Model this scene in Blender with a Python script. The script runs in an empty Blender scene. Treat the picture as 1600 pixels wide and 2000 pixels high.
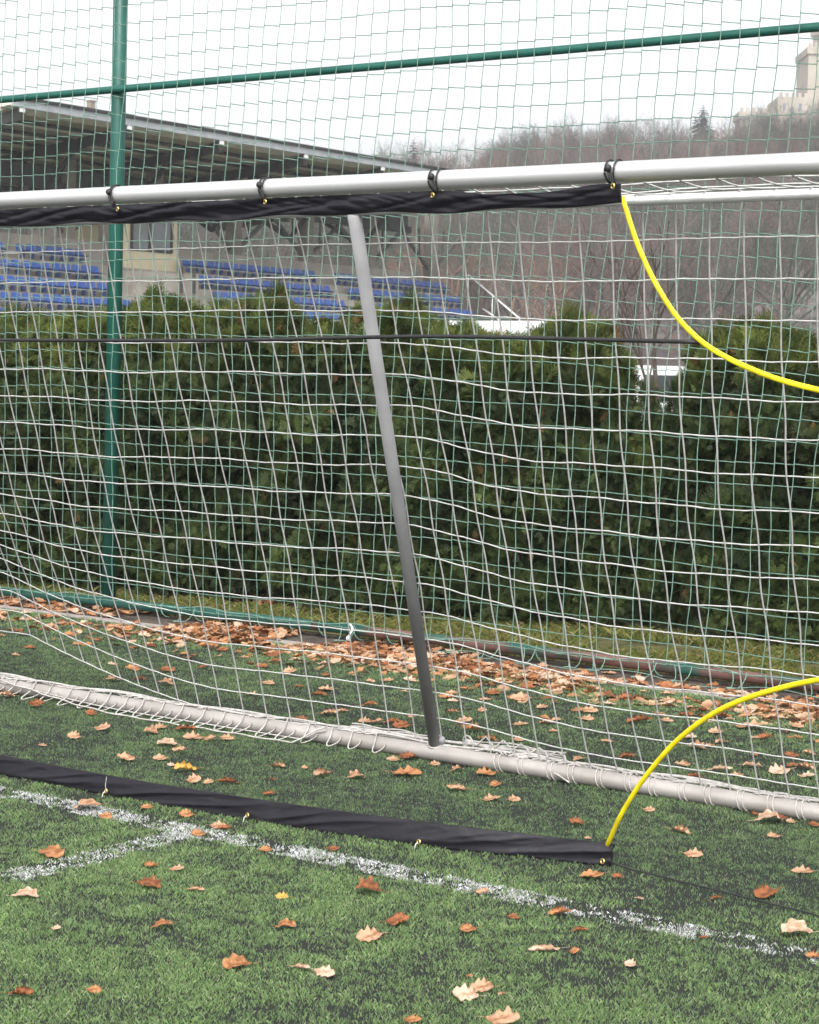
import bpy, math, random
import numpy as np
from mathutils import Matrix, Vector
random.seed(7); RNG = np.random.default_rng(11)
R_ = math.radians; PI = math.pi
sc = bpy.context.scene; COL = sc.collection

# ------------------------------------------------------------------ camera (calibrated on the goal, 2 m high)
f_, pitch, roll, yaw, camh, camD = 3999.94384, 0.06378, 0.02481, 0.63292, 1.44758, 4.85869
Fv = np.array([-math.sin(yaw)*math.cos(pitch), math.cos(yaw)*math.cos(pitch), -math.sin(pitch)])
R0 = np.array([math.cos(yaw), math.sin(yaw), 0.0]); U0 = np.cross(R0, Fv)
Rv = R0*math.cos(roll)+U0*math.sin(roll); Uv = -R0*math.sin(roll)+U0*math.cos(roll)
Cv = np.array([0.0, -camD, camh])
def ray(x, y): return Fv + Rv*(x-800)/f_ - Uv*(y-1000)/f_
def gz(x, y, z=0.0):
    d = ray(x, y); return Cv + d*((z-Cv[2])/d[2])
def gy(x, y, Y):
    d = ray(x, y); return Cv + d*((Y-Cv[1])/d[1])
def gx(x, y, X):
    d = ray(x, y); return Cv + d*((X-Cv[0])/d[0])
def gd(x, y, D): return Cv + ray(x, y)*D
def proj(P):
    v = np.asarray(P, float)-Cv; d = v@Fv
    return np.array([800+f_*(v@Rv)/d, 1000-f_*(v@Uv)/d, d])
cam = bpy.data.cameras.new('camera'); camo = bpy.data.objects.new('camera', cam); COL.objects.link(camo)
M = Matrix(((Rv[0], Uv[0], -Fv[0], Cv[0]), (Rv[1], Uv[1], -Fv[1], Cv[1]), (Rv[2], Uv[2], -Fv[2], Cv[2]), (0, 0, 0, 1)))
camo.matrix_world = M
cam.sensor_fit = 'HORIZONTAL'; cam.sensor_width = 36; cam.lens = 36*f_/1600
cam.clip_start = 0.1; cam.clip_end = 3000
cam.dof.use_dof = True; cam.dof.focus_distance = 7.2; cam.dof.aperture_fstop = 18
sc.camera = camo

# ------------------------------------------------------------------ helpers
def tag(o, label=None, cat=None, group=None, kind=None):
    if label: o['label'] = label
    if cat: o['category'] = cat
    if group: o['group'] = group
    if kind: o['kind'] = kind
    return o
def empty(name, loc=(0, 0, 0), rz=0):
    o = bpy.data.objects.new(name, None); COL.objects.link(o); o.location = loc; o.rotation_euler = (0, 0, rz)
    o.empty_display_size = .1; return o
def mesh_np(name, V, polys, smooth=True):
    me = bpy.data.meshes.new(name); V = np.asarray(V, np.float32).reshape(-1, 3)
    me.vertices.add(len(V)); me.vertices.foreach_set('co', V.ravel())
    polys = [np.asarray(p, np.int32) for p in polys if len(p)]
    idx = np.concatenate([p.ravel() for p in polys]); tot = np.concatenate([np.full(len(p), p.shape[1], np.int32) for p in polys])
    st = np.concatenate([[0], np.cumsum(tot)[:-1]]).astype(np.int32)
    me.loops.add(len(idx)); me.loops.foreach_set('vertex_index', idx)
    me.polygons.add(len(tot)); me.polygons.foreach_set('loop_start', st); me.polygons.foreach_set('loop_total', tot)
    me.polygons.foreach_set('use_smooth', np.full(len(tot), smooth))
    me.update(calc_edges=True); return me
class MB:
    def __init__(s): s.V = []; s.P = []; s.n = 0
    def add(s, V, *polys):
        V = np.asarray(V, float).reshape(-1, 3)
        for p in polys:
            if len(p): s.P.append(np.asarray(p, np.int64)+s.n)
        s.V.append(V); s.n += len(V); return s
    def box(s, a, b):
        a = np.array(a, float); b = np.array(b, float)
        V = [[(a, b)[i][0], (a, b)[j][1], (a, b)[k][2]] for i in (0, 1) for j in (0, 1) for k in (0, 1)]
        F = [[0, 1, 3, 2], [4, 6, 7, 5], [0, 4, 5, 1], [2, 3, 7, 6], [0, 2, 6, 4], [1, 5, 7, 3]]
        return s.add(V, F)
    def beam(s, a, b, w, h, up=(0, 0, 1)):
        a = np.array(a, float); b = np.array(b, float); d = b-a; d /= np.linalg.norm(d)
        sd = np.cross(d, up); sd /= np.linalg.norm(sd); u = np.cross(sd, d)
        V = [p+sd*sx*w/2+u*sz*h/2 for p in (a, b) for sx, sz in ((-1, -1), (1, -1), (1, 1), (-1, 1))]
        return s.add(V, [[0, 1, 2, 3], [7, 6, 5, 4], [0, 4, 5, 1], [1, 5, 6, 2], [2, 6, 7, 3], [3, 7, 4, 0]])
    def tube(s, pts, r, n=8, cap=True):
        P = np.asarray(pts, float); m = len(P)
        T = np.gradient(P, axis=0); T /= np.maximum(np.linalg.norm(T, axis=1, keepdims=True), 1e-9)
        ref = np.array([0, 0, 1.0]) if abs(T[:, 2]).mean() < .8 else np.array([1.0, 0, 0])
        A = np.cross(T, ref); A /= np.maximum(np.linalg.norm(A, axis=1, keepdims=True), 1e-9); B = np.cross(T, A)
        an = np.arange(n)*2*PI/n; r = np.broadcast_to(np.asarray(r, float), (m,))
        V = P[:, None]+r[:, None, None]*(np.cos(an)[None, :, None]*A[:, None]+np.sin(an)[None, :, None]*B[:, None])
        i = np.arange(m-1)[:, None]*n; j = np.arange(n)[None]; k = (j+1) % n
        F = np.stack([i+j, i+k, i+n+k, i+n+j], -1).reshape(-1, 4)
        s.add(V.reshape(-1, 3), F)
        if cap and n > 3:
            s.P.append(np.arange(n)[None, ::-1]+s.n-m*n); s.P.append(np.arange(n)[None]+s.n-n)
        return s
    def grid(s, G, closed=False):
        G = np.asarray(G, float); a, b = G.shape[:2]
        i = np.arange(a-1)[:, None]*b; j = np.arange(b-1)[None]
        return s.add(G.reshape(-1, 3), np.stack([i+j, i+j+1, i+b+j+1, i+b+j], -1).reshape(-1, 4))
    def ball(s, c, r, n=10, sq=(1, 1, 1)):
        th = np.linspace(0, PI, n//2+1)[:, None]; ph = np.linspace(0, 2*PI, n+1)[None]
        G = np.stack([np.sin(th)*np.cos(ph)*sq[0], np.sin(th)*np.sin(ph)*sq[1], np.cos(th)*sq[2]+0*ph], -1)*r+np.array(c)
        return s.grid(G)
    def ring(s, c, nrm, R, r, n=14, m=6):
        nrm = np.array(nrm, float); nrm /= np.linalg.norm(nrm); a = np.cross(nrm, (0, 0, 1)); a /= np.linalg.norm(a); b = np.cross(nrm, a)
        t = np.linspace(0, 2*PI, n+1); pts = np.array(c)+R*(np.cos(t)[:, None]*a+np.sin(t)[:, None]*b)
        return s.tube(pts, r, m, False)
    def mesh(s, name, smooth=True): return mesh_np(name, np.concatenate(s.V), s.P, smooth)
    def build(s, name, mat, parent=None, smooth=True):
        me = s.mesh(name, smooth); me.materials.append(mat)
        o = bpy.data.objects.new(name, me); COL.objects.link(o)
        if parent is not None: o.parent = parent; o.matrix_parent_inverse = parent.matrix_basis.inverted()
        return o
def obj(name, me, mat=None, parent=None):
    if mat and not me.materials: me.materials.append(mat)
    o = bpy.data.objects.new(name, me); COL.objects.link(o)
    if parent is not None: o.parent = parent; o.matrix_parent_inverse = parent.matrix_basis.inverted()
    return o
def hash2(ix, iy, s):
    h = (ix.astype(np.int64)*374761393+iy.astype(np.int64)*668265263+s*1442695041) & 0x7fffffff
    h = ((h ^ (h >> 13))*1274126177) & 0x7fffffff; return ((h ^ (h >> 16)) & 0xffff)/65535.0
def vnoise(x, y, s=0):
    ix = np.floor(x); iy = np.floor(y); fx = x-ix; fy = y-iy; fx = fx*fx*(3-2*fx); fy = fy*fy*(3-2*fy)
    a = hash2(ix, iy, s); b = hash2(ix+1, iy, s); c = hash2(ix, iy+1, s); d = hash2(ix+1, iy+1, s)
    return (a*(1-fx)+b*fx)*(1-fy)+(c*(1-fx)+d*fx)*fy
def fbm(x, y, s=0, o=3): return sum(vnoise(x*2**i, y*2**i, s+i)*.5**i for i in range(o))/sum(.5**i for i in range(o))
def sstep(a, b, x):
    t = np.clip((x-a)/(b-a), 0, 1); return t*t*(3-2*t)

def smooth_curve(P, n=60):
    P = np.array(P); d = np.concatenate([[0], np.cumsum(np.linalg.norm(np.diff(P, axis=0), axis=1))]); out = []
    Q = np.vstack([2*P[0]-P[1], P, 2*P[-1]-P[-2]])
    for s in np.linspace(0, d[-1], n):
        i = min(int(np.searchsorted(d, s, 'right'))-1, len(P)-2); t = (s-d[i])/(d[i+1]-d[i]); a, b_, c, e_ = Q[i:i+4]
        out.append(.5*(2*b_+(c-a)*t+(2*a-5*b_+4*c-e_)*t*t+(3*b_-a-3*c+e_)*t**3))
    return np.array(out)
# ------------------------------------------------------------------ materials
def mat(name, c1, c2=None, scale=8, rough=.6, metal=0, bump=0, bscale=None, spec=.5, detail=4, c3=None, stretch=None, attr=None, trans=0, lo=.35, hi=.65, coat=0):
    m = bpy.data.materials.new(name); m.use_nodes = True; nt = m.node_tree; N = nt.nodes; L = nt.links
    b = N['Principled BSDF']; b.inputs['Roughness'].default_value = rough; b.inputs['Metallic'].default_value = metal
    b.inputs['Specular IOR Level'].default_value = spec
    if coat: b.inputs['Coat Weight'].default_value = coat
    tc = N.new('ShaderNodeTexCoord'); src = tc.outputs['Object']
    if stretch:
        mp = N.new('ShaderNodeMapping'); mp.inputs['Scale'].default_value = stretch; L.new(src, mp.inputs['Vector']); src = mp.outputs[0]
    col = None
    if c2:
        n = N.new('ShaderNodeTexNoise'); n.inputs['Scale'].default_value = scale; n.inputs['Detail'].default_value = detail; L.new(src, n.inputs['Vector'])
        r = N.new('ShaderNodeValToRGB'); e = r.color_ramp.elements
        e[0].position = lo; e[0].color = (*c1, 1); e[1].position = hi; e[1].color = (*c2, 1)
        if c3:
            x = e.new((lo+hi)/2); x.color = (*c3, 1)
        L.new(n.outputs['Fac'], r.inputs['Fac']); col = r.outputs['Color']
        L.new(col, b.inputs['Base Color'])
    else: b.inputs['Base Color'].default_value = (*c1, 1)
    if attr:
        a = N.new('ShaderNodeAttribute'); a.attribute_name = attr
        if col:
            mx = N.new('ShaderNodeMix'); mx.data_type = 'RGBA'; mx.blend_type = 'MULTIPLY'; mx.inputs['Factor'].default_value = 1
            L.new(col, mx.inputs['A']); L.new(a.outputs['Color'], mx.inputs['B']); L.new(mx.outputs['Result'], b.inputs['Base Color']); col = mx.outputs['Result']
        else: L.new(a.outputs['Color'], b.inputs['Base Color']); col = a.outputs['Color']
    if bump:
        n2 = N.new('ShaderNodeTexNoise'); n2.inputs['Scale'].default_value = bscale or scale*3; n2.inputs['Detail'].default_value = 6; L.new(src, n2.inputs['Vector'])
        bp = N.new('ShaderNodeBump'); bp.inputs['Strength'].default_value = bump; bp.inputs['Distance'].default_value = .01
        L.new(n2.outputs['Fac'], bp.inputs['Height']); L.new(bp.outputs['Normal'], b.inputs['Normal'])
    if trans:
        t = N.new('ShaderNodeBsdfTranslucent'); ms = N.new('ShaderNodeMixShader'); ms.inputs['Fac'].default_value = trans
        if col: L.new(col, t.inputs['Color'])
        else: t.inputs['Color'].default_value = (*c1, 1)
        L.new(b.outputs[0], ms.inputs[1]); L.new(t.outputs[0], ms.inputs[2]); L.new(ms.outputs[0], N['Material Output'].inputs['Surface'])
    return m
m_alu = mat('brushed_aluminium', (.56, .57, .565), (.68, .69, .685), 3, .38, .55, .06, 60, stretch=(.3, 6, 6))
m_base = mat('dirty_aluminium', (.36, .33, .30), (.48, .45, .42), 5, .48, .3, .1, 40, c3=(.42, .39, .365))
m_galv = mat('galvanised_grey', (.25, .25, .255), (.31, .31, .315), 6, .85, 0, .15, 50, spec=.25)
m_net = mat('white_net', (.46, .46, .44), (.60, .60, .58), 40, .75, spec=.2)
m_rope = mat('grubby_rope', (.38, .36, .34), (.54, .52, .49), 50, .8, spec=.2)
m_green = mat('green_paint', (.010, .085, .064), (.016, .115, .088), 5, .42, .0, .06, 30)
m_rust = mat('patchy_green_rust', (.014, .085, .065), (.15, .075, .062), 2.2, .6, 0, .2, 60, c3=(.075, .06, .05), lo=.38, hi=.50)
m_gnet = mat('green_net', (.13, .235, .185), (.20, .31, .255), 30, .7, spec=.2)
m_vinyl = mat('black_vinyl', (.010, .009, .013), (.016, .015, .020), 12, .45, 0, .12, 60, spec=.3)
m_black = mat('black_cord', (.012, .012, .013), (.022, .022, .022), 60, .6)
m_yellow = mat('yellow_webbing', (.66, .52, .006), (.90, .78, .012), 16, .5, 0, .1, 200)
m_brass = mat('brass', (.7, .52, .16), (.8, .62, .25), 60, .3, .9)
m_dirt = mat('soil', (.035, .028, .022), (.09, .07, .055), 9, .95, 0, .8, 60)
m_conc = mat('concrete_edging', (.26, .22, .21), (.38, .33, .31), 20, .9, 0, .3, 120)
m_verge = mat('verge_soil', (.05, .05, .016), (.13, .11, .035), 7, .95, 0, .8, 50, c3=(.085, .085, .025))
m_fib = mat('turf_fibre', (1, 1, 1), rough=.55, spec=.35, attr='col', trans=.2)
m_line = mat('line_fibre', (1, 1, 1), rough=.6, spec=.3, attr='col')
m_thuja = mat('thuja_foliage', (.015, .027, .0085), (.058, .082, .023), 3.2, .6, c3=(.031, .049, .013), spec=.3, attr='col', trans=.15)
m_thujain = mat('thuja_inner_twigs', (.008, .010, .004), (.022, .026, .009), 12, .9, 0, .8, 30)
m_bark = mat('bark', (.045, .035, .03), (.10, .085, .075), 10, .9, 0, .6, 40, stretch=(1, 1, .3))
m_conc2 = mat('stand_concrete', (.22, .20, .175), (.31, .28, .245), 1.2, .9, 0, .2, 8)
m_col = mat('column_concrete', (.16, .14, .12), (.23, .205, .175), 1.5, .9, 0, .2, 8)
m_cream = mat('cream_render', (.56, .49, .33), (.63, .56, .39), 2, .8, 0, .1, 12)
m_vglass = mat('van_glass', (.03, .032, .035), (.05, .052, .056), 1, .25, spec=.2)
m_glass = mat('cabin_glass', (.16, .17, .18), (.22, .23, .24), 1, .15, spec=.5)
m_dark = mat('dark_steel', (.018, .018, .018), (.035, .034, .033), 3, .6)
m_steel = mat('rafter_steel', (.016, .015, .015), (.03, .028, .026), 2, .6)
m_strut = mat('strut_steel', (.05, .047, .044), (.08, .075, .07), 2, .7)
m_roof = mat('roof_sheet', (.56, .52, .43), (.68, .63, .53), 1.5, .7)
m_fascia = mat('roof_fascia', (.33, .35, .38), (.42, .44, .47), 2, .5, .2)
m_white = mat('white_paint', (.74, .75, .76), (.82, .83, .84), 4, .5)
m_seat = mat('blue_seat_plastic', (.018, .060, .235), (.028, .082, .30), 6, .45)
m_hill = mat('hill_floor', (.07, .055, .048), (.15, .12, .105), .12, .95, 0, .5, 1, c3=(.10, .085, .078))
m_twig = mat('bare_twigs', (.078, .066, .056), (.155, .132, .115), .06, .9, c3=(.112, .095, .082), attr='col')
m_spruce = mat('spruce_needles', (.004, .009, .007), (.012, .02, .014), 1.5, .8)
m_castle = mat('castle_plaster', (.31, .275, .225), (.42, .375, .31), .25, .85, 0, .1, 2)
m_castled = mat('castle_window', (.12, .12, .15), (.2, .2, .24), 1, .5)
m_field = mat('far_ground', (.05, .07, .025), (.10, .10, .05), .3, .95, 0, .3, 4)
m_van = mat('van_white_paint', (.74, .76, .78), (.80, .82, .84), 2, .25, spec=.5, coat=.4)
m_banner = mat('banner_fabric', (.58, .59, .60), (.68, .69, .70), 6, .6, 0, .2, 14)

# ------------------------------------------------------------------ sky and light (overcast)
w = bpy.data.worlds.new('World'); sc.world = w; w.use_nodes = True; nt = w.node_tree; N = nt.nodes; L = nt.links
sky = N.new('ShaderNodeTexSky'); sky.sky_type = 'NISHITA'; sky.sun_disc = False
SUN_EL, SUN_ROT = R_(48), R_(150)
sky.sun_elevation = SUN_EL; sky.sun_rotation = SUN_ROT; sky.air_density = 1.0; sky.dust_density = 6.0; sky.ozone_density = 1.0
hs = N.new('ShaderNodeHueSaturation'); hs.inputs['Saturation'].default_value = .15; hs.inputs['Value'].default_value = 1.0
L.new(sky.outputs[0], hs.inputs['Color'])
bg = N['Background']; bg.inputs['Strength'].default_value = .15; tcs = N.new('ShaderNodeTexCoord'); sep = N.new('ShaderNodeSeparateXYZ'); L.new(tcs.outputs['Generated'], sep.inputs[0])
mr = N.new('ShaderNodeMapRange'); mr.interpolation_type = 'SMOOTHSTEP'; mr.inputs['From Min'].default_value = 0.0; mr.inputs['From Max'].default_value = .5; mr.inputs['To Min'].default_value = 1.45; mr.inputs['To Max'].default_value = 1.0
L.new(sep.outputs['Z'], mr.inputs['Value'])
vm = N.new('ShaderNodeVectorMath'); vm.operation = 'SCALE'; L.new(hs.outputs[0], vm.inputs[0]); L.new(mr.outputs[0], vm.inputs['Scale']); L.new(vm.outputs[0], bg.inputs['Color'])
sun = bpy.data.lights.new('sun', 'SUN'); sun.energy = .6; sun.angle = R_(25); sun.color = (1, .97, .93)
so = bpy.data.objects.new('sun', sun); COL.objects.link(so)
# nishita: rotation measured clockwise from +Y
sd = Vector((math.sin(SUN_ROT)*math.cos(SUN_EL), math.cos(SUN_ROT)*math.cos(SUN_EL), math.sin(SUN_EL)))
so.rotation_euler = sd.to_track_quat('Z', 'Y').to_euler()
sc.view_settings.view_transform = 'Standard'; sc.view_settings.look = 'None'; sc.view_settings.exposure = 1.0

# ------------------------------------------------------------------ key dimensions
YB, YT, YF = 1.468, .4705, 4.132       # goal base tube, goal back bar, fence
XL, XR = -7.40, -1.93                   # goal posts
LW = .108                               # width of pitch lines
TEDGE = 3.70                            # turf ends (fence side)
def edge_y(x): return TEDGE + .05*np.sin(x*1.3)

# ------------------------------------------------------------------ ground sheets
def sheet(name, x0, x1, y0, y1, z, m, nx=2, ny=2):
    X, Y = np.meshgrid(np.linspace(x0, x1, nx), np.linspace(y0, y1, ny), indexing='ij')
    b = MB(); b.grid(np.stack([X, Y, np.full_like(X, z)], -1)[:, ::-1]); o = b.build(name, m); o['kind'] = 'structure'; return o
# infill: dark rubber granules with crushed fibre colour showing through
m_turf = bpy.data.materials.new('turf_infill'); m_turf.use_nodes = True
nt = m_turf.node_tree; N = nt.nodes; L = nt.links; b = N['Principled BSDF']; b.inputs['Roughness'].default_value = .95; b.inputs['Specular IOR Level'].default_value = .2
tc = N.new('ShaderNodeTexCoord')
n1 = N.new('ShaderNodeTexNoise'); n1.inputs['Scale'].default_value = 260; n1.inputs['Detail'].default_value = 3; L.new(tc.outputs['Object'], n1.inputs['Vector'])
r1 = N.new('ShaderNodeValToRGB'); e = r1.color_ramp.elements; e[0].position = .42; e[0].color = (.012, .014, .014, 1); e[1].position = .68; e[1].color = (.052, .060, .046, 1)
L.new(n1.outputs['Fac'], r1.inputs['Fac']); L.new(r1.outputs['Color'], b.inputs['Base Color'])
bp = N.new('ShaderNodeBump'); bp.inputs['Strength'].default_value = .9; bp.inputs['Distance'].default_value = .004; L.new(n1.outputs['Fac'], bp.inputs['Height']); L.new(bp.outputs['Normal'], b.inputs['Normal'])
o = sheet('artificial_turf', -40, 30, -30, TEDGE, 0, m_turf); tag(o, 'worn green artificial turf pitch with dark rubber infill', 'pitch')
o = sheet('ground', -700, 700, -700, 900, -.02, m_field); tag(o, 'flat grassy ground beyond the hedge and fence', 'ground')
o = sheet('dirt_strip', -40, 30, TEDGE, YF+.12, -.008, m_dirt); tag(o, 'dark bare soil strip under the base pipe of the fence', 'soil')
o = sheet('grass_verge', -40, 30, YF+.12, 8, -.004, m_verge); tag(o, 'yellowish grass verge between fence and hedge', 'verge')
b = MB()
for i in range(26):
    x = -16+i*.75
    b.box((x, TEDGE+.004, -.05), (x+.742, TEDGE+.11, .004))
o = b.build('kerb_edging', m_conc, smooth=False); tag(o, 'flush pinkish grey concrete edging along the end of the turf', 'edging', kind='structure')

def rand_area(n, x0, x1, y0, y1): return RNG.uniform(x0, x1, n), RNG.uniform(y0, y1, n)
def vis(x, y, pad=60):
    v = np.stack([x-Cv[0], y-Cv[1], np.full_like(x, -Cv[2])], -1); d = v@Fv
    px = 800+f_*(v@Rv)/d; py = 1000-f_*(v@Uv)/d
    return (px > -pad*6) & (px < 1600+pad*6) & (py < 2000+pad*3) & (d > .5)
def on_line(x, y):
    a = (y > -.06-LW/2) & (y < -.06+LW/2)
    c = (np.abs(x+4.326) < LW/2) & (y < -.06)
    return a, c
def blades(x, y, h, wd, lean, col, z0=0, name='b'):
    n = len(x); a = RNG.uniform(0, 2*PI, n); l = RNG.uniform(0, 2*PI, n)
    dx = np.cos(a)*wd/2; dy = np.sin(a)*wd/2; lx = np.cos(l)*lean*h; ly = np.sin(l)*lean*h
    z = np.full(n, z0-.002)
    V = np.stack([np.stack([x-dx, y-dy, z], -1), np.stack([x+dx, y+dy, z], -1),
                  np.stack([x+dx*.6+lx*.6, y+dy*.6+ly*.6, z0+h*.75], -1), np.stack([x+lx*1.3, y+ly*1.3, z0+h], -1)], 1)
    F = np.arange(n)[:, None]*4+np.array([[0, 1, 2, 3]])
    me = mesh_np(name, V.reshape(-1, 3), [F], False)
    at = me.color_attributes.new('col', 'FLOAT_COLOR', 'POINT')
    c = np.concatenate([col, np.ones((n, 1))], 1); at.data.foreach_set('color', np.repeat(c, 4, 0).astype(np.float32).ravel())
    return me
def pal(n, cols, wts, var=.18):
    k = RNG.choice(len(cols), n, p=np.array(wts)/sum(wts)); c = np.array(cols)[k]
    return c*(1+RNG.normal(0, var, (n, 1)))
# fibres: density follows distance; worn where players stand in the goal mouth
xs = []; ys = []
for (y0, y1, dens) in ((-2.3, -.2, 62000), (-.2, 1.5, 44000), (1.5, TEDGE+.02, 24000)):
    x0, x1 = (-9.5, -1.2); n = int((x1-x0)*(y1-y0)*dens)
    x, y = rand_area(n, x0, x1, y0, y1); k = vis(x, y); xs.append(x[k]); ys.append(y[k])
x = np.concatenate(xs); y = np.concatenate(ys)
p1 = fbm(x*3.1+9, y*3.1+3, 1, 4); p2 = fbm(x*14, y*14, 5, 3); p3 = fbm(x*45, y*45, 9, 2)
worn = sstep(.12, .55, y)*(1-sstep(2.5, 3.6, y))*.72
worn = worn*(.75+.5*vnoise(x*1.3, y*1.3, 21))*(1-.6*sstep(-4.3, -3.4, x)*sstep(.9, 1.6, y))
p4 = vnoise(x*95, y*95, 13)
p5 = vnoise(x*190, y*190, 17)
cover = .60+1.6*(p1-.46)+1.2*(p2-.5)+1.1*(p3-.5)+1.2*(p4-.5)+1.3*(p5-.5)
keep = RNG.uniform(0, 1, len(x)) < np.clip(cover-.06*worn, .05, 1)
la, lc = on_line(x, y)
patch = sstep(.40, .62, p2*.55+p1*.45)
c_b = pal(len(x), [(.175, .285, .102), (.230, .325, .130), (.115, .190, .078), (.31, .35, .21)], [4, 3, 3, 1.2])
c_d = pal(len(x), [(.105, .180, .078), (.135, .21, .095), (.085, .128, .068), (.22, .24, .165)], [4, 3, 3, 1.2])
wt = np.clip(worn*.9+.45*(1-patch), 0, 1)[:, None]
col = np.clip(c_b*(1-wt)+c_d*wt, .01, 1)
hh = RNG.uniform(.004, .0115, len(x))*(1-.25*worn)*(.7+.6*p2)
far = sstep(-1, 4, y)
thin = RNG.uniform(0, 1, len(x)) < .30
k = keep & ((~la & ~lc) | thin)
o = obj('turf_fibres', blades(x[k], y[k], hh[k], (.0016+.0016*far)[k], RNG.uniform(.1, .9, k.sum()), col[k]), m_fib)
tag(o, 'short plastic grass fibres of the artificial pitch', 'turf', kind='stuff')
# white painted fibres of the two lines
def line_obj(name, x0, x1, y0, y1, label):
    base = sheet(name, x0, x1, y0, y1, .004, None) if False else None
    X, Y = np.meshgrid(np.linspace(x0, x1, 2), np.linspace(y0, y1, 2), indexing='ij')
    n = int((x1-x0)*(y1-y0)*90000); x, y = rand_area(n, x0-.012, x1+.012, y0-.012, y1+.012)
    q = fbm(x*9, y*9, 33, 3); q2 = fbm(x*40, y*40, 37, 2); kk = RNG.uniform(0, 1, n) < np.clip(.36+2.1*(q-.5)+1.7*(q2-.5)+.8*(vnoise(x*95, y*95, 43)-.5), .02, .85)
    x = x[kk]; y = y[kk]
    c = pal(len(x), [(.64, .65, .66), (.50, .51, .52), (.32, .30, .29), (.07, .11, .055)], [5, 4, 2.4, 1.0], .1)
    o = obj(name, blades(x, y, RNG.uniform(.003, .0085, len(x)), np.full(len(x), .0021), RNG.uniform(.2, 1.2, len(x)), np.clip(c, .02, .85)), m_line)
    tag(o, label, 'pitch line', kind='structure')
line_obj('goal_line', -8.5, 0.5, -.06-LW/2, -.06+LW/2, 'white painted goal line running under the crossbar')
line_obj('area_line', -4.326-LW/2, -4.326+LW/2, -3.2, -.06-LW/2, 'white painted line meeting the goal line at a right angle')
# verge grass
x, y = rand_area(60000, -12, -3.2, YF+.08, 6.2); k = (fbm(x*2, y*2, 3, 3) > .38) & (y < 4.75+.13*(x+10)+.35)
x = x[k]; y = y[k]
o = obj('verge_grass', blades(x, y, RNG.uniform(.02, .06, len(x)), np.full(len(x), .006), RNG.uniform(.3, 1.3, len(x)),
        np.clip(pal(len(x), [(.12, .14, .03), (.18, .17, .05), (.08, .11, .025), (.22, .18, .08)], [4, 3, 2, 1]), .01, 1)), m_fib)
tag(o, 'short yellowish grass tufts growing on the verge before the hedge', 'grass', kind='stuff')

# ------------------------------------------------------------------ the goal
goal = empty('football_goal', (-4.43, 0, 0)); tag(goal, 'aluminium football goal with white net, seen obliquely from the front', 'goal')
RB = .029
def bar(name, pts, r, m, n=24): return MB().tube(pts, r, n).build(name, m, goal)
bar('crossbar', [(x, 0, 2.03) for x in np.linspace(XL, XR, 12)], RB, m_alu)
for xp in (XL, XR): bar('post', [(xp, 0, 0), (xp, 0, 2.03)], RB, m_alu)
bar('back_bar', [(XL, YT, 2.0), (XR, YT, 2.0)], .0160, m_alu)
bar('base_tube', [(x, YB, .032) for x in np.linspace(XL, XR, 12)], .031, m_base)
for xp in (XL, XR):
    bar('top_arm', [(xp, 0, 2.03), (xp, YT, 2.0)], .0160, m_alu)
    bar('side_tube', [(xp, 0, .032), (xp, YB, .032)], .029, m_base)
    bar('corner_stay', [(xp, YT, 2.0), (xp, YB, .06)], .018, m_galv)
br_a, br_b = np.array([-4.164, YT, 1.99]), np.array([-4.492, YB, .055])
brace = bar('brace', [br_a, br_b], .0228, m_galv)
cl = MB(); cl.tube([br_b+(-.012, -.0, .02), br_b+(.05, .01, -.006)], .012, 8); cl.ball(br_b+(.03, .0, .03), .016, 8)
cl.build('foot_clamp', m_galv, brace)
wd = MB(); wd.ring(br_b+(0, 0, .012), br_a-br_b, .028, .005, 18, 6); wd.build('weld', m_base, brace)

# net: u along the goal, v down the profile (roof, then back)
V1 = .475; V2 = 2.20
def brace_x(v): return -4.164-(v-V1)/V2*.33
def net_pt(u, v):
    u = np.asarray(u, float); v = np.asarray(v, float); u, v = np.broadcast_arrays(u, v)
    tb = np.clip((v-V1)/V2, 0, 1); roof = v < V1
    y = np.where(roof, v/V1*YT, YT+.022+tb*(YB-YT+.0))
    z = np.where(roof, 2.030-.010*v/V1-.035*np.sin(np.clip(v/V1, 0, 1)*PI)*(.8+.2*np.sin(u*3)), 2.018-tb*1.955)
    shear = np.where(u > -4.2, .115, .115+.05*np.clip((-4.2-u), 0, 1.2))
    x = u-shear*np.maximum(v-V1, 0)-.03*np.sin(tb*PI)*np.cos(u*2.1)
    dx = x-brace_x(v)
    away = np.where(dx > 0, 1-np.exp(-(dx/.42)**2), .55*(1-np.exp(-(dx/.9)**2)))
    sag = np.sin(tb*PI)**.8
    y = y+np.where(roof, 0, sag*(.012-.05*away+.012*np.sin(u*5.3+v*1.7)))
    drop = np.where(roof, 0, np.sin(np.clip(tb*1.02, 0, 1)*PI*.80)*(.075*away*(dx > 0)+.035*away*(dx <= 0)))
    lift = .22*np.clip((-5.55-x)/1.2, 0, 1)**1.5*sstep(.45, .95, tb)
    wob = .0045*np.sin(u*7+v*4)+.002*np.sin(u*19-v*7)
    z = z-drop+np.where(roof, wob*.5, lift*1.0+wob*sag)
    x = x+.004*np.sin(v*17+u*9)*np.where(roof, .5, sag)
    return np.stack([x, y, z], -1)
MU, MV = .1125, .1215
nb = MB(); us = np.arange(XL+.03, XR+.36, MU); vs = np.arange(0, V1+V2+.01, MV)
us = us[(us < XR+.30)]
fine = np.linspace(0, V1+V2, 90)
for i, u in enumerate(us):
    P = net_pt(np.full_like(fine, u), fine); P = P[P[:, 0] < XR+.02]
    if len(P) > 3: nb.tube(P, .0028, 5, False)
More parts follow.
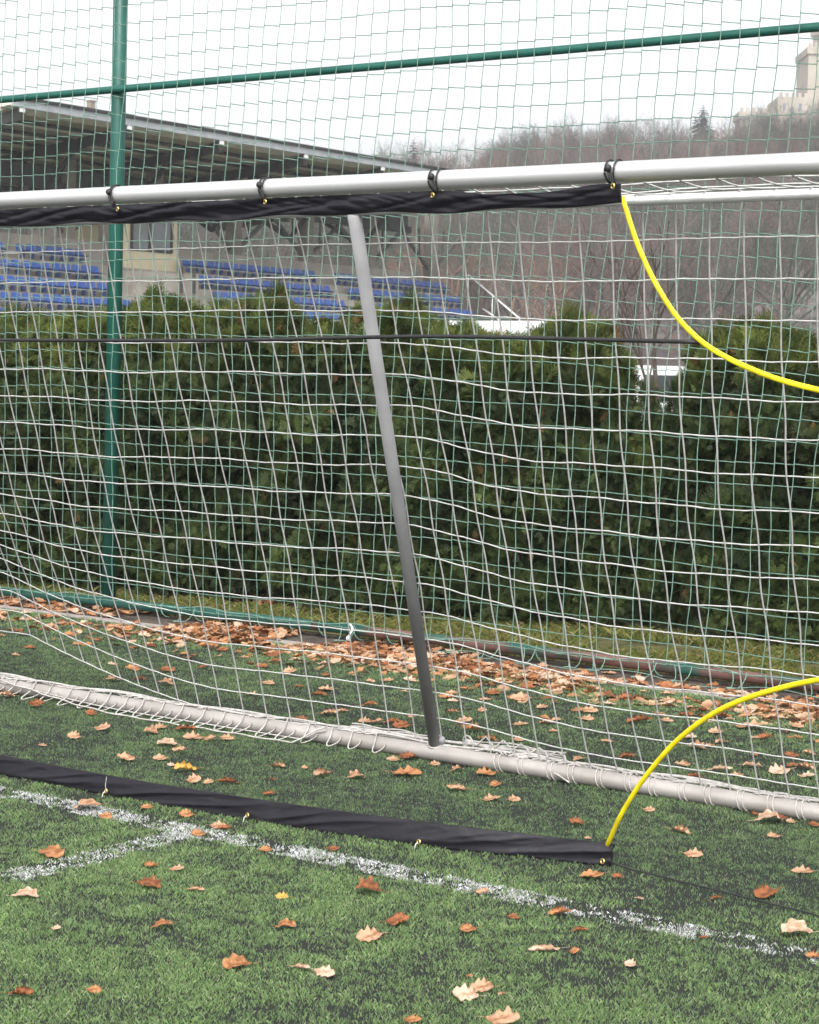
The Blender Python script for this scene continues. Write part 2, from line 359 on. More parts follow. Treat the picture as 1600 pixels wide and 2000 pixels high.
for j, v in enumerate(vs):
    uf = np.arange(XL-.0, XR+.36, MU/4)
    ph = (uf-us[0])/MU; step = .010*((ph+.15*np.sin(j*1.7))-np.floor(ph+.15*np.sin(j*1.7))-.5)
    step = np.where(np.abs(((ph+.5) % 1)-.5) < .15, 0, step*.42)
    P = net_pt(uf, np.full_like(uf, v)+step); P = P[P[:, 0] < XR+.02]
    nb.tube(P, .0025, 5, False)
nb.build('net', m_net, goal)
# lacing of the net on the base tube: edge rope, spiral turns, slack loops before and behind
lc = MB(); xx = np.linspace(XL, XR, 400)
lc.tube(np.stack([xx, YB+.045+.012*np.sin(xx*7), .066+.006*np.sin(xx*9+1)+.012*sstep(-4.9, -4.5, xx)*(1-sstep(-4.4, -4.0, xx))], -1), .006, 6, False)
lc.tube(np.stack([xx, YB+.02+.016*np.sin(xx*5+2), .069+.004*np.sin(xx*13)], -1), .0042, 6, False)
for i, x in enumerate(np.arange(XL+.05, XR, .112)):
    if -4.75 < x < -4.25: continue
    t = np.linspace(-.4*PI, 1.5*PI, 22); loose = 1.0
    x += random.uniform(-.012, .012)
    if x < -4.75:
        k = float(sstep(-4.85, -5.3, np.array(x))); q_ = random.uniform(.8, 1.15)
        lc.tube(smooth_curve([(x-.05, YB+.045, .066), (x-.015, YB+.02, .070), (x+.012, YB-.02, .064), (x+.02, YB-.040-.008*k, .04), (x+.018, YB-.05-.05*k*q_, .012), (x+.03, YB-.052-.05*k*q_, .006)], 22), .0032, 5, False)
        lc.tube(smooth_curve([(x+.03, YB-.05-.05*k*q_, .006), (x+.05, YB-.045-.02*k, .016), (x+.065, YB-.04, .03), (x+.07, YB-.036, .045)], 14), .0026, 5, False)
    else:
        for dx2 in (0, .021):
            P = np.stack([x+dx2+.024*(t-PI/2)/PI, YB+np.cos(t)*.0345, np.maximum(.032+np.sin(t)*.0345, .004)], -1); lc.tube(P, .0023, 5, False)
    if x > -4.25:
        P = np.array([(x, YB+.045, .068), (x+.05, YB+.03, .072), (x+.1, YB+.012, .068), (x+.14, YB, .066)]); lc.tube(P, .0042, 6, False)
for x in np.arange(XL+.1, XR-.1, .062):
    if -4.6 < x < -4.38: continue
    x += random.uniform(-.02, .02); q_ = random.uniform(.7, 1.2); l_ = random.choice((-1, 1))*random.uniform(.06, .16)
    lc.tube(smooth_curve([(x, YB+.075*q_, .03), (x+l_*.3, YB+.05, .064), (x+l_*.7, YB+.02, .070), (x+l_, YB-.012*q_, .066)], 12), .0030, 5, False)
# slack front strand on the left and the loose loops by the brace foot
xf = np.linspace(XL+.2, -5.0, 60); kf = sstep(XL+.2, -6.0, xf)*(1-sstep(-5.12, -5.0, xf))
lc.tube(np.stack([xf, YB-.03-.075*kf+.008*np.sin(xf*30), .075-.069*kf], -1), .0036, 5, False)
lc.tube(np.stack([xf, YB-.033-.022*kf, .06-.045*kf], -1), .003, 5, False)
xf = np.linspace(-4.2, -3.86, 30); t = np.linspace(0, 1, 30)
lc.tube(np.stack([xf, YB+.03-.075*t, .068-.058*t**2], -1), .0036, 5, False)
lc.ring((-4.36, YB+.03, .082), (.3, 1, .2), .030, .0032, 20, 5)
for s in range(5):
    a = np.array([-4.33+.08*s, YB+.04, .075]); 
    lc.tube([a, a+(.03, .02, .035-.004*s), a+(.075, .0, .012), a+(.10, -.03, -.004)], .0034, 5, False)
for s in range(4):
    xx2 = np.linspace(-4.95, -4.52, 20)
    lc.tube(np.stack([xx2, YB+.04+.012*s+.006*np.sin(xx2*20+s), .062+.006*s+.004*np.sin(xx2*31+s)], -1), .0036, 5, False)
    xx2 = np.linspace(-4.40, -3.95, 20)
    lc.tube(np.stack([xx2, YB+.045+.012*s+.01*np.sin(xx2*14+s), .07+.006*s-.004*np.sin(xx2*22+s)], -1), .0034, 5, False)
lc.build('net_lacing', m_rope, goal)

# ------------------------------------------------------------------ the target sheet: bands, yellow edges, cord
tgt = empty('goal_target', (-4.43, -.01, 0)); tag(tgt, 'black vinyl shooting target with yellow corner edges tied into the goal mouth', 'goal target')
TX1 = -2.868
BUN = [gy(211, 400, -.03)[0]+.01, gy(507, 380, -.03)[0]+.005, gy(845, 360, -.03)[0], gy(1190, 350, -.03)[0]]
def wrinkle(s, t, k):
    return .006*np.sin(s*19+t*9+k)+.005*np.sin(s*37-t*14+2*k)+.004*np.sin(s*61+t*22+k*3)+.004*np.sin(s*8+4*t)
S, T = np.meshgrid(np.linspace(-7.33, TX1, 420), np.linspace(0, 1, 15), indexing='ij')
nearb = np.min([np.abs(S-bx) for bx in BUN+[XL+.3, XL+.9]], 0)
slack = sstep(.02, .22, nearb)
ztop = 2.001-.004-.016*slack*sstep(-3.6, -3.3, S)*(1-sstep(-2.95, -2.88, S))
zbot = 1.940+.003*np.sin(S*6)+.004*np.sin(S*15)
prof = np.sin(T*PI)*.008
edge = np.clip(T*(1-T)*5, 0, 1)*np.clip((TX1-S)*30, 0, 1)
wp = vnoise(S*2.1, S*0+.5, 53)*2
fold = ((1-2*np.abs(vnoise(S*6+T*2.2+wp, T*1.1+S*1.3, 51)-.5))**3-.3)*(.4+vnoise(S*1.7, T*0, 59))+.45*((1-2*np.abs(vnoise(S*15-T*4+wp, T*1.5+S*3, 57)-.5))**3-.3)
G = np.stack([S, -.012-prof*.6+fold*.012*edge-(1-T)*.012, ztop*(1-T)+zbot*T], -1)
G2 = G.copy(); G2[..., 1] += .008; G2 = G2[:, ::-1]
b = MB(); b.grid(np.concatenate([G, G2, G[:, :1]], 1)); b.add(np.concatenate([G[-1], G2[-1]]), [[i, i+1, 28-i, 29-i] for i in range(14)])
top = b.build('top_band', m_vinyl, tgt)
for i, px in enumerate((233, 521, 848, 1200)):
    P = gy(px, (408, 394, 381, 363)[i], -.026); r = MB(); r.ring((P[0], -.034, P[2]-.001), (0.25, 1, 0), .0062, .0026, 16, 6); r.build('eyelet', m_brass, top)
# bottom band on the turf, pulled back into the goal at its free end
bpx = [(0, 1512, 1474), (100, 1531, 1494), (200, 1552, 1514), (400, 1587, 1546), (600, 1620, 1576), (812, 1652, 1604), (1050, 1676, 1632), (1191, 1692, 1648)]
bB = np.array([gz(a, c, .003) for a, c, e in bpx]); bT = np.array([gy(a-1, e, bB[i][1]+.012) for i, (a, c, e) in enumerate(bpx)])
bx = np.concatenate([[-7.33], bB[:, 0]]); by = np.concatenate([[.03], bB[:, 1]]); bt = np.concatenate([[bT[0][2]], bT[:, 2]])
print('band top z', bt)
S, T = np.meshgrid(np.linspace(-7.33, bx[-1], 420), np.linspace(0, 1, 15), indexing='ij')
def smint(q, xs_, v): return sum(np.interp(q+o_, xs_, v) for o_ in (-.25, -.12, 0, .12, .25))/5
Y0 = smint(S, bx, by); ZT = smint(S, bx, bt); ex_ = bx[-1]-S; Y0 = np.where(ex_ < .3, np.interp(S, bx, by), Y0)
edge = np.clip(T*(1-T)*5, 0, 1)
wp = vnoise(S*2.3, S*0+.5, 63)*2
rdg = 1-2*np.abs(vnoise(S*6.5-T*2.2+wp, T*1.1-S*1.2, 61)-.5); rdg2 = 1-2*np.abs(vnoise(S*17-T*4+wp, T*1.5+S*3, 67)-.5)
fold = (rdg**3-.3)*(.4+vnoise(S*1.9, T*0, 69))+.45*(rdg2**3-.3)*vnoise(S*3.1+4, T, 71)
G = np.stack([S+.004*T, Y0+.012*T-np.sin(T*PI)*.003-fold*.011*edge, .002+(ZT-.002)*T], -1)
G2 = G.copy(); G2[..., 1] += .010; G2 = G2[:, ::-1]
b = MB(); b.grid(np.concatenate([G[:, ::-1], G2[:, ::-1], G[:, -1:]], 1)); b.add(np.concatenate([G[-1], G2[-1]]), [[28-i+1, 28-i, i+1, i] for i in range(14)])
bot = b.build('bottom_band', m_vinyl, tgt)
for i, (px, py) in enumerate(((207, 1548), (483, 1589), (818, 1637), (1177, 1683))):
    py = float(np.interp(px, [a for a, c, e in bpx], [c for a, c, e in bpx]))-8; yb_ = float(np.interp(gz(px, py, .012)[0], bx, by))-.013; P = gy(px, py, yb_); r = MB(); r.ring(P, (0.3, 1, -.15), .0072, .0026, 16, 6); ey = r.build('eyelet', m_brass, bot)
    if i < 3:
        tq = MB(); tq.tube([P+(.0, -.004, .0), P+(-.004, -.010, -.006), P+(-.006, -.012, -.020)], .0022, 5, False)
        if i == 0: tq.tube([P, P+(.001, -.004, .02), P+(.002, .0, .05)], .001, 5, False)
        tq.build('tie_string', m_net, ey)
def webbing(name, P):
    P = smooth_curve(P); b = MB(); b.tube(P, .0076, 12)
    b.V[-1] = P.repeat(12, 0)+(b.V[-1]-P.repeat(12, 0))*np.array([1, .55, 1]); return b.build(name, m_yellow, tgt)
tp = [(1216, 385), (1221, 402), (1245, 475), (1278, 548), (1322, 618), (1372, 668), (1425, 701), (1490, 730), (1545, 748), (1600, 762)]
webbing('yellow_edge', [gy(x, y, -.005-.0*i) for i, (x, y) in enumerate(tp)]+[np.array([-2.14, -.005, 1.425]), np.array([-1.96, -.005, 1.412])])
bp_ = [(1184, 1655), (1190, 1643), (1210, 1598), (1240, 1547), (1275, 1499), (1322, 1447), (1380, 1402), (1440, 1371), (1520, 1345), (1600, 1328)]
yy = np.interp(np.arange(10), [0, 9], [.458, .13])
webbing('yellow_edge', [gy(x, y, yy[i]) for i, (x, y) in enumerate(bp_)]+[np.array([-2.16, .09, .715]), np.array([-1.96, .02, .735])])
P = [gy(x, y, .0) for x, y in ((0, 664), (240, 665), (480, 664), (700, 659), (850, 657), (1000, 659), (1150, 663), (1370, 668))]
MB().tube(smooth_curve([np.array([XL+.3, 0, 1.553])]+P, 80), .0058, 8).build('elastic_rope', m_black, tgt)
P = [gz(x, y, .012) for x, y in ((1186, 1686), (1230, 1697), (1300, 1714), (1400, 1739), (1500, 1764), (1600, 1790))]
P[0][2] = .02
MB().tube(smooth_curve(P+[np.array([-1.97, .05, .03])], 50), .0026, 6).build('ground_cord', m_black, tgt)
# bungee loops
def bungee(x, lab, spread):
    r = empty('bungee_loop', (x, 0, 2.03)); tag(r, lab, 'bungee', 'ball bungees tying the band to the crossbar')
    c = MB()
    for s, sp in ((-1, spread), (1, spread)):
        t = np.linspace(-.62*PI, 1.0*PI, 26); rr = RB+.0042
        # from the ball on the front over the top and round the back
        P = np.stack([x+s*sp*(.35+.65*np.clip((t+.62*PI)/1.2, 0, 1)), -np.cos(t+.18*PI)*rr, 2.03+np.sin(t+.18*PI)*rr*1.0], -1)
        c.tube(P, .0027, 6)
    for s in (-1, 1):
        c.tube([(x+s*.0045, -RB-.004, 2.036), (x+s*.004+.006, -RB-.006, 2.02), (x+.010+s*.003, -RB-.003, 2.003), (x+.017, -RB-.002, 1.991)], .0028, 6)
    c.build('cord', m_black, r)
    q = MB(); q.ball((x-.002, -RB-.006, 2.038), .0105, 14); q.build('ball', m_black, r)
bungee(BUN[0], 'black ball bungee round the crossbar beside the green fence post', .004)
bungee(BUN[1], 'black ball bungee round the crossbar between the fence post and the grey brace', .007)
bungee(BUN[2], 'black ball bungee round the crossbar just right of the grey brace', .014)
bungee(BUN[3], 'black ball bungee round the crossbar at the end of the black band', .014)

# ------------------------------------------------------------------ ball stop fence
fen = empty('ball_stop_fence', (-8.846, YF, 0)); tag(fen, 'tall green ball stop fence with net, post, rail and pipe', 'fence')
ZR = 3.161; XP = -8.846
def fbar(name, pts, r, m, n=20): return MB().tube(pts, r, n).build(name, m, fen)
b = MB(); b.tube([(XP-.075, YF+.055, -.05), (XP-.04, YF+.055, 5.6)], .045, 20); b.build('post', m_green, fen)
for xq in (XP-5.6, XP+7.4):
    b = MB(); b.tube([(xq, YF+.06, -.05), (xq, YF+.06, 5.6)], .049, 20); b.build('post', m_green, fen)
fbar('top_rail', [(x, YF, ZR) for x in np.linspace(-16, 2, 24)], .0225, m_green)
m_pipe = mat('weathered_green_paint', (.014, .080, .062), (.07, .06, .048), 2.6, .55, 0, .15, 50, lo=.56, hi=.70)
pz_ = lambda x: .047+.008*math.sin(x*.7)
fbar('base_pipe', [(x, YF, pz_(x)) for x in np.linspace(-16, -7.25, 20)], .029, m_pipe)
fbar('base_pipe', [(x, YF, pz_(x)) for x in np.linspace(-7.25, 2, 22)], .029, m_rust)['label'] = 'rusty brown length of base pipe with scraps of green paint'
def gnet(i, j, du=0, dv=0):
    x = -16+i*.105; z = .07+j*.1085; x, z = np.broadcast_arrays(np.asarray(x, float), np.asarray(z, float))
    zn = z/3.2
    sh = .055*sstep(-9.5, -5, x)
    xx = x+sh*(z-1.6)+.012*np.sin(z*2.1+x*.9)+.008*np.sin(x*3.1+z*5)
    zz = z-.045*sstep(-9.6, -7.6, x)*np.sin(np.clip(zn, 0, 1)*PI)+.035*np.sin(x*.8+1)*np.sin(np.clip(zn, 0, 1)*PI)+.006*np.sin(x*5+z*3)
    zz = zz-.05*np.cos((x-XP)*.9)*sstep(2.6, 3.2, z)*0
    yy = YF-.045+.03*np.sin(x*.9)*np.sin(zn*PI)-.05*np.sin(np.clip(zn, 0, 1)*PI)
    return np.stack([xx, yy, zz], -1)
gb = MB(); NI, NJ = 150, 43
jj = np.arange(0, NJ, .5)
for i in range(22, NI): gb.tube(gnet(i+.03*np.sin(jj*2.3+i), jj), .0026, 4, False)
for j in range(NJ):
    ii = np.arange(22, NI); st = (.003+.015*min(j/30, 1)**1.5)/.1085*(.8+.4*np.sin(ii*.13+j*.4))
    a = gnet(ii-.0, j-st/2); c = gnet(ii+.0, j+st/2)
    P = np.stack([a, c], 1).reshape(-1, 3); gb.tube(P, .0026, 4, False)
gb.build('net', m_gnet, fen)
# lacing of the green net to the base pipe and slack loops lying on the soil
gl = MB()
xx = np.linspace(-13, -1.5, 300); gl.tube(np.stack([xx, YF-.045+.01*np.sin(xx*9), .078+.012*np.sin(xx*6.1)+.006*np.sin(xx*17)], -1), .0028, 5, False)
for i, x in enumerate(np.arange(-12.5, -2, .24)):
    x += random.uniform(-.05, .05); t = np.linspace(-.5*PI, 1.35*PI, 20)
    if x < -6.7 or random.random() < .3:
        gl.tube(np.stack([x+.05*(t/PI), YF+np.cos(t+.5)*.039, .042+np.sin(t+.5)*.039], -1), .0032, 5, False)
    if x > -6.4 or random.random() < .25:
        for q in range(1):
            wl_ = random.uniform(.035, .06); dp = random.uniform(.05, .12); t = np.linspace(0, 1, 14); xa = x+q*.1
            gl.tube(np.stack([xa+wl_*(1-np.cos(t*2*PI)*.15)*(t*2-1)+.02*np.sin(t*9), YF-.045-dp*np.sin(t*PI), np.maximum(.075-.11*np.sin(t*PI), .006)], -1), .0026, 5, False)
xx = np.linspace(-6.6, -3, 120); gl.tube(np.stack([xx, YF-.15+.03*np.sin(xx*11), np.maximum(.004, .012+.02*np.sin(xx*7))], -1), .0022, 5, False)
gl.build('net_lacing', m_gnet, fen)
P0 = gz(690, 1240, .03); P0[1] = YF-.04
hk = MB(); hk.tube(smooth_curve([(P0[0]-.03, YF-.02, .085), (P0[0]-.01, YF-.04, .09), (P0[0]+.015, YF-.05, .07), (P0[0]+.012, YF-.06, .045), (P0[0]+.004, YF-.065, .03)], 20), .0055, 8)
hk.ball((P0[0]+.004, YF-.07, .014), .016, 10, (1, .8, .95))
o = hk.build('plastic_hook', m_white); tag(o, 'small white plastic hook hanging over the base pipe of the fence', 'hook')

# ------------------------------------------------------------------ thuja hedge
def spray_template(rg):
    """a flat fan of scale leaves, about 10 cm"""
    tris = []
    def leafq(a, d, l, w):
        s = np.array([-d[1], d[0]]); tris.append([a-s*w*.4, a+d*l*.5+s*w, a+d*l, a+d*l*.5-s*w])
    for k in range(6):
        ang = (k-2.5)*.24+rg.normal(0, .08); base = np.array([0, .012*abs(k-2.5)]); d = np.array([math.sin(ang), math.cos(ang)])
        l = .10*(1-.10*abs(k-2.5))*rg.uniform(.8, 1.15); leafq(base, d, l, .0026)
        for s_ in (-1, 1):
            for fr in (.4, .68):
                a2 = ang+s_*.6; leafq(base+d*l*fr, np.array([math.sin(a2), math.cos(a2)]), l*.42, .0026)
    A = np.array(tris); return A.reshape(-1, 2)
def thuja_mesh(seed, H, Wd, ns=2300, cone=.4):
    rg = np.random.default_rng(seed); T = [spray_template(rg) for _ in range(4)]
    hz = rg.uniform(0, 1, ns)**.9; hz = np.where((hz > .86) & (rg.uniform(0, 1, ns) < .45), rg.uniform(0, .86, ns), hz); a = rg.uniform(0, 2*PI, ns)
    def rad(h, a): 
        prof = np.where(h < 1-cone, 1-.06*np.cos(h*3), np.sqrt(np.clip(1-((h-1+cone)/cone)**2, 0, 1))*.92+.08*(1-h)/cone)
        lump = 1+.15*np.sin(a*3+h*9+seed)+.10*np.sin(a*5-h*17+seed*2)+.55*(vnoise(a*3.2+seed, h*9+seed*2, seed)-.5)+.35*(vnoise(a*8+seed, h*21, seed+4)-.5)
        return Wd/2*prof*lump
    depth = rg.uniform(0, 1, ns)**2*.22
    r = rad(hz, a)-depth*Wd/2+rg.normal(0, .028, ns); r = np.maximum(r, .01)
    pos = np.stack([np.cos(a)*r, np.sin(a)*r, .06+hz*(H-.10)], -1)
    out = np.stack([np.cos(a), np.sin(a), 0*a], -1)
    up = np.array([0, 0, 1.0])
    lead = rg.uniform(0, 1, ns) < .05; hl = rg.uniform(.80, 1.0, ns); nl_ = 26; la_ = rg.uniform(0, 2*PI, nl_); lh_ = rg.uniform(-.04, .10, nl_); li_ = rg.integers(0, nl_, ns); lt_ = rg.uniform(0, 1, ns)
    lr_ = Wd*rg.uniform(.02, .44, nl_); pos[lead] = np.stack([np.cos(la_[li_])*lr_[li_]+rg.normal(0, .018, ns), np.sin(la_[li_])*lr_[li_]+rg.normal(0, .018, ns), H*(1-.5*(lr_[li_]/Wd/.5)**2*cone)-.10+(lh_[li_]+.08)*lt_], -1)[lead]
    hz = np.where(lead, .97, hz)
    tilt = rg.uniform(-.1, 1.2, ns)[:, None]+.6*(hz[:, None] > .93)
    d = out*.8+up*tilt+rg.normal(0, .28, (ns, 3)); d /= np.linalg.norm(d, axis=1, keepdims=True)
    s = np.cross(d, out+rg.normal(0, .8, (ns, 3))); s /= np.linalg.norm(s, axis=1, keepdims=True)
    nn = np.cross(s, d); sz = rg.uniform(.45, .90, ns)*(1+.5*(hz > .9))
    Vs = []; Fs = []; Cs = []; n0 = 0
    clump = .45+1.05*vnoise(a*2.6+seed*3, hz*H*5.5, seed)*(.7+.6*vnoise(a*6+seed, hz*H*13, seed+3))
    for k in range(4):
        m_ = np.arange(ns) % 4 == k; t = T[k]; ln = t[:, 1]
        P = pos[m_][:, None]+(d[m_][:, None]*t[None, :, 1:2]+s[m_][:, None]*t[None, :, 0:1])*sz[m_][:, None, None]+nn[m_][:, None]*(-(ln**2)*3.0)[None, :, None]
        q = m_.sum(); Vs.append(P.reshape(-1, 3)); nq = len(t)//4
        Fs.append((np.arange(q*nq)[:, None]*4+np.arange(4)[None])+n0); n0 += P.shape[0]*P.shape[1]
        yel = np.clip(sstep(.75, 1.0, hz[m_])*.9+rg.normal(0, .15, q), 0, 1)
        c = np.stack([1+.5*yel, 1+.28*yel, 1-.1*yel], -1)*(clump[m_]*rg.uniform(.7, 1.3, q))[:, None]*(1.0+.35*yel)[:, None]
        brown = rg.uniform(0, 1, q) < .012; c[brown] = (4.2, 1.6, 2.0)
        Cs.append(np.repeat(c, len(t), 0))
    me = mesh_np('crown', np.concatenate(Vs), [np.concatenate(Fs)], False)
    at = me.color_attributes.new('col', 'FLOAT_COLOR', 'POINT'); C_ = np.concatenate(Cs)
    at.data.foreach_set('color', np.concatenate([C_, np.ones((len(C_), 1))], 1).astype(np.float32).ravel())
    me.materials.append(m_thuja)
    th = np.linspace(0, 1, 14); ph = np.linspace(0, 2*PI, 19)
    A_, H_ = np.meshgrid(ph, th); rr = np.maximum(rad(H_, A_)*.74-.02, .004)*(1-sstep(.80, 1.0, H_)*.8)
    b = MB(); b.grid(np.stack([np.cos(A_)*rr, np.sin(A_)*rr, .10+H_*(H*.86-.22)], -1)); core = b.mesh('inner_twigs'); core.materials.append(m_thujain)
    tr = MB(); tr.tube([(0, 0, -.05), (.01, 0, H*.3), (0, .01, H*.8)], [.045, .035, .012], 8); trm = tr.mesh('trunk'); trm.materials.append(m_bark)
    return me, core, trm
TV = [thuja_mesh(3, 1.75, 1.02, 17000, .26), thuja_mesh(8, 1.75, 1.04, 17000, .32), thuja_mesh(15, 1.75, 1.0, 17000, .40)]
def thuja(x, y, h, wsc, var, rz, lab):
    r = empty('thuja_shrub', (x, y, 0), rz); r.scale = (wsc, wsc, h/1.75); tag(r, lab, 'hedge shrub', 'thuja shrubs of the hedge')
    for nm, me in zip(('crown', 'inner_twigs', 'trunk'), TV[var]):
        o = bpy.data.objects.new(nm, me); COL.objects.link(o); o.parent = r
        if nm == 'inner_twigs': o.parent = r
HY = lambda x: 4.55+.185*(x+10.27)
HL = [(-420, 1.75, 1.05, 0, None), (-250, 1.8, 1.0, 1, None), (-100, 1.72, 1.05, 2, None),
 (30, 1.76, 1.1, 0, 'thuja shrub at the left edge below the blue seats'),
 (155, 1.74, 1.0, 1, 'dense thuja shrub standing just left of the green fence post'),
 (250, 1.80, .95, 0, 'thuja shrub directly behind the green fence post'),
 (335, 1.88, .95, 2, 'taller thuja shrub before the cream cabin with thin shoots on top'),
 (430, 1.80, .95, 1, 'thuja shrub between the cream cabin and the tall leader shoot'),
 (515, 1.90, .85, 2, 'narrow thuja shrub with the tallest leader, left of the dark gap'),
 (690, 1.76, .95, 1, 'bushy thuja shrub behind the top half of the grey brace'),
 (785, 1.84, .95, 2, 'thuja shrub before the white banner right of the brace'),
 (905, 1.70, 1.0, 0, 'low thuja shrub before the middle of the white banner'),
 (1035, 1.66, .95, 0, 'flat topped thuja shrub below the right end of the white banner'),
 (1128, 1.78, .80, 2, 'pointed thuja shrub on the left of the v shaped gap'),
 (1280, 1.10, .48, 0, 'short thuja shrub at the bottom of the v shaped gap'),
 (1450, 1.72, .76, 1, 'yellow green thuja shrub behind the end of the black rope'),
 (1525, 1.74, .85, 2, 'tallest thuja shrub right of the v shaped gap'),
 (1625, 1.66, .95, 1, 'thuja shrub at the right edge of the picture'),
 (1780, 1.75, 1.0, 0, None), (1940, 1.7, 1.0, 1, None), (2100, 1.75, 1.0, 2, None)]
def hedge_at(px):
    y = 5.3
    for _ in range(12):
        P = gy(px, 700, y); y = HY(P[0])+.45
    return P[0], y
for i, (x, h, wsc, v, lab) in enumerate(HL):
    hx, hy = hedge_at(x)
    thuja(hx, hy+random.uniform(-.05, .05), h, wsc, v, random.uniform(0, 6.28), lab or ('thuja shrub of the hedge beyond the left of the picture' if x < 0 else 'thuja shrub of the hedge beyond the right of the picture'))

# ------------------------------------------------------------------ grandstand (its long side runs away from the camera)
X0 = -50.0; YA, YB2 = 33.0, 68.6
st = empty('grandstand', (X0, 52, 0)); tag(st, 'concrete grandstand with blue seats under a big cantilever roof', 'grandstand')
rowX = [X0-.8*k for k in range(5)]
def rz_(k): return 1.45+(3.24+.531*k-1.45)*(50+.8*k)/50-.30     # tread height under the seats of row k
Z = [rz_(k) for k in range(5)]
b = MB()
for k in range(5): b.box((rowX[k]-.45 if k < 4 else rowX[k]-.8, YA, 0), (rowX[k]+.35+(.003*k), YB2+.45*(0 if k else 0), Z[k]))
b.build('terrace', m_conc2, st, False)
b = MB(); b.box((rowX[4]-1.02, YA, 0), (rowX[4]-.81, YB2, Z[4]+.95)); b.build('rear_wall', m_conc2, st, False)
# blocks of seats between stairways
bl = [(34.0, gx(168, 497, rowX[4])[1]), (gx(362, 520, rowX[4])[1], gx(629, 545, rowX[4])[1]), (gx(657, 550, rowX[4])[1], gx(874, 565, rowX[4])[1])]
for q in (0, 1, 2):
    stair = MB()
    y0 = bl[q][1]+.15; y1 = bl[q+1][0]-.15 if q < 2 else YB2
    if q == 0: y1 = y0+1.5
    if q == 2: y0 = YB2-.9; y1 = YB2-.01
    poly = [(rowX[0]+.30, Z[0]-.01)]
    for k in range(5):
        poly += [(rowX[k]+.30, Z[k]+.02), (rowX[k]-.05, Z[k]+.02)]
        if k < 4: poly += [(rowX[k]-.05, Z[k]+.27), (rowX[k]-.447, Z[k]+.27)]
    poly.append((rowX[4]-.05, Z[0]-.01)); n = len(poly)
    stair.add([(x, y0, z) for x, z in poly]+[(x, y1, z) for x, z in poly], [[i, (i+1) % n, n+(i+1) % n, n+i] for i in range(n)])
    stair.P.append(np.arange(n)[None, ::-1]); stair.P.append(np.arange(n)[None]+n)
    stair.build('stairs', m_conc2, st, False)
def seat_mesh():
    b = MB(); t = np.linspace(0, 1, 9); s = np.linspace(-1, 1, 7)
    prof = np.array([(.20, .02), (.17, .0), (.05, -.03), (-.10, -.02), (-.17, .03), (-.20, .12), (-.22, .22), (-.235, .31), (-.25, .335)])
    T_, S_ = np.meshgrid(np.arange(9), s, indexing='ij'); wd = np.array([.17, .19, .2, .2, .2, .205, .2, .185, .14])
    G = np.stack([prof[T_, 0]-.03*(1-S_**2)*(T_ > 4)+.0, S_*wd[T_], prof[T_, 1]+.03*S_**2*(T_ < 5)], -1)
    G2 = G.copy(); G2[..., 2] -= .03; G2[..., 0] -= .012
    b.grid(G); b.grid(G2[:, ::-1]); b.box((-.15, -.05, -.30), (.02, .05, -.03)); return b.mesh('seat')
sm = seat_mesh()
for v in sm.vertices: v.co.z *= .78; v.co.x *= .8; v.co.y *= .98
sm.materials.append(m_seat)
seats = []
for q, (a, c) in enumerate(bl):
    for k in range(5):
        kk = k if q == 0 else k
        yy = np.arange(a+.22, c-.1, .475)
        if q and k == 0 and q == 2: continue
        for y in yy:
            if q == 0 and y < 39.5: continue
            seats.append((rowX[k]-.02, y+random.uniform(-.02, .02), Z[k]+.30, q, k))
seats.sort(key=lambda s: s[1])
rest = MB(); sv = np.array([v.co[:] for v in sm.vertices]); sf = [list(p.vertices) for p in sm.polygons]
for i, (x, y, z, q, k) in enumerate(seats):
    if random.random() < .03: continue
    if i < 95:
        o = bpy.data.objects.new('seat', sm); COL.objects.link(o); o.location = (x-X0, y-52, z); o.parent = st
        o.rotation_euler = (0, random.uniform(-.06, .06), 0)
    else: rest.add(sv+np.array([x, y, z]), [f for f in sf])
ro = rest.build('far_seats', m_seat, st); ro['kind'] = 'stuff'
b = MB()
for k in range(5):
    for (a, c) in bl: b.box((rowX[k]-.12, a, Z[k]+.20), (rowX[k]-.06, c, Z[k]+.235)); b.box((rowX[k]+.05, a, Z[k]+.235), (rowX[k]+.11, c, Z[k]+.26))
b.build('seat_rail', m_fascia, st, False)
# roof
XF, XBk, ZF, ZBk, YR0, YR1 = X0, -63.0, 10.06, 8.75, 41.2, 69.0
def roofz(x): return ZF+(x-XF)/(XBk-XF)*(ZBk-ZF)
b = MB(); xs_ = np.linspace(XF, XBk, 120); zz_ = np.array([roofz(x) for x in xs_])+.11*np.sign(np.sin((xs_-XF)*2*PI/1.5))
G = np.stack([np.stack([xs_, np.full_like(xs_, y), zz_], -1) for y in (YR0, YR1)], 1); b.grid(G); G3 = G.copy(); G3[..., 2] += .12; b.grid(G3[:, ::-1])
b.build('roof', m_roof, st, False)
b = MB(); b.box((XF-.02, YR0-.1, ZF-.10), (XF+.12, YR1+.1, ZF+.14)); b.build('fascia', m_fascia, st, False)
b = MB(); b.box((XF-.02, YR0-.1, ZF+.143), (XF+.18, YR1+.1, ZF+.25)); b.build('gutter', m_dark, st, False)
ry = [gx(x, y, XF)[1] for x, y in ((40, 203), (250, 238), (430, 269), (595, 297), (745, 324))]
ry = ry+[ry[-1]+(ry[-1]-ry[-2])]
for i in range(1, 9):
    x = XF-i*1.45; b = MB(); b.box((x-.16, YR0+.05, roofz(x)-.20), (x+.16, YR1-.05, roofz(x)-.115)); b.build('purlin', m_steel, st, False)
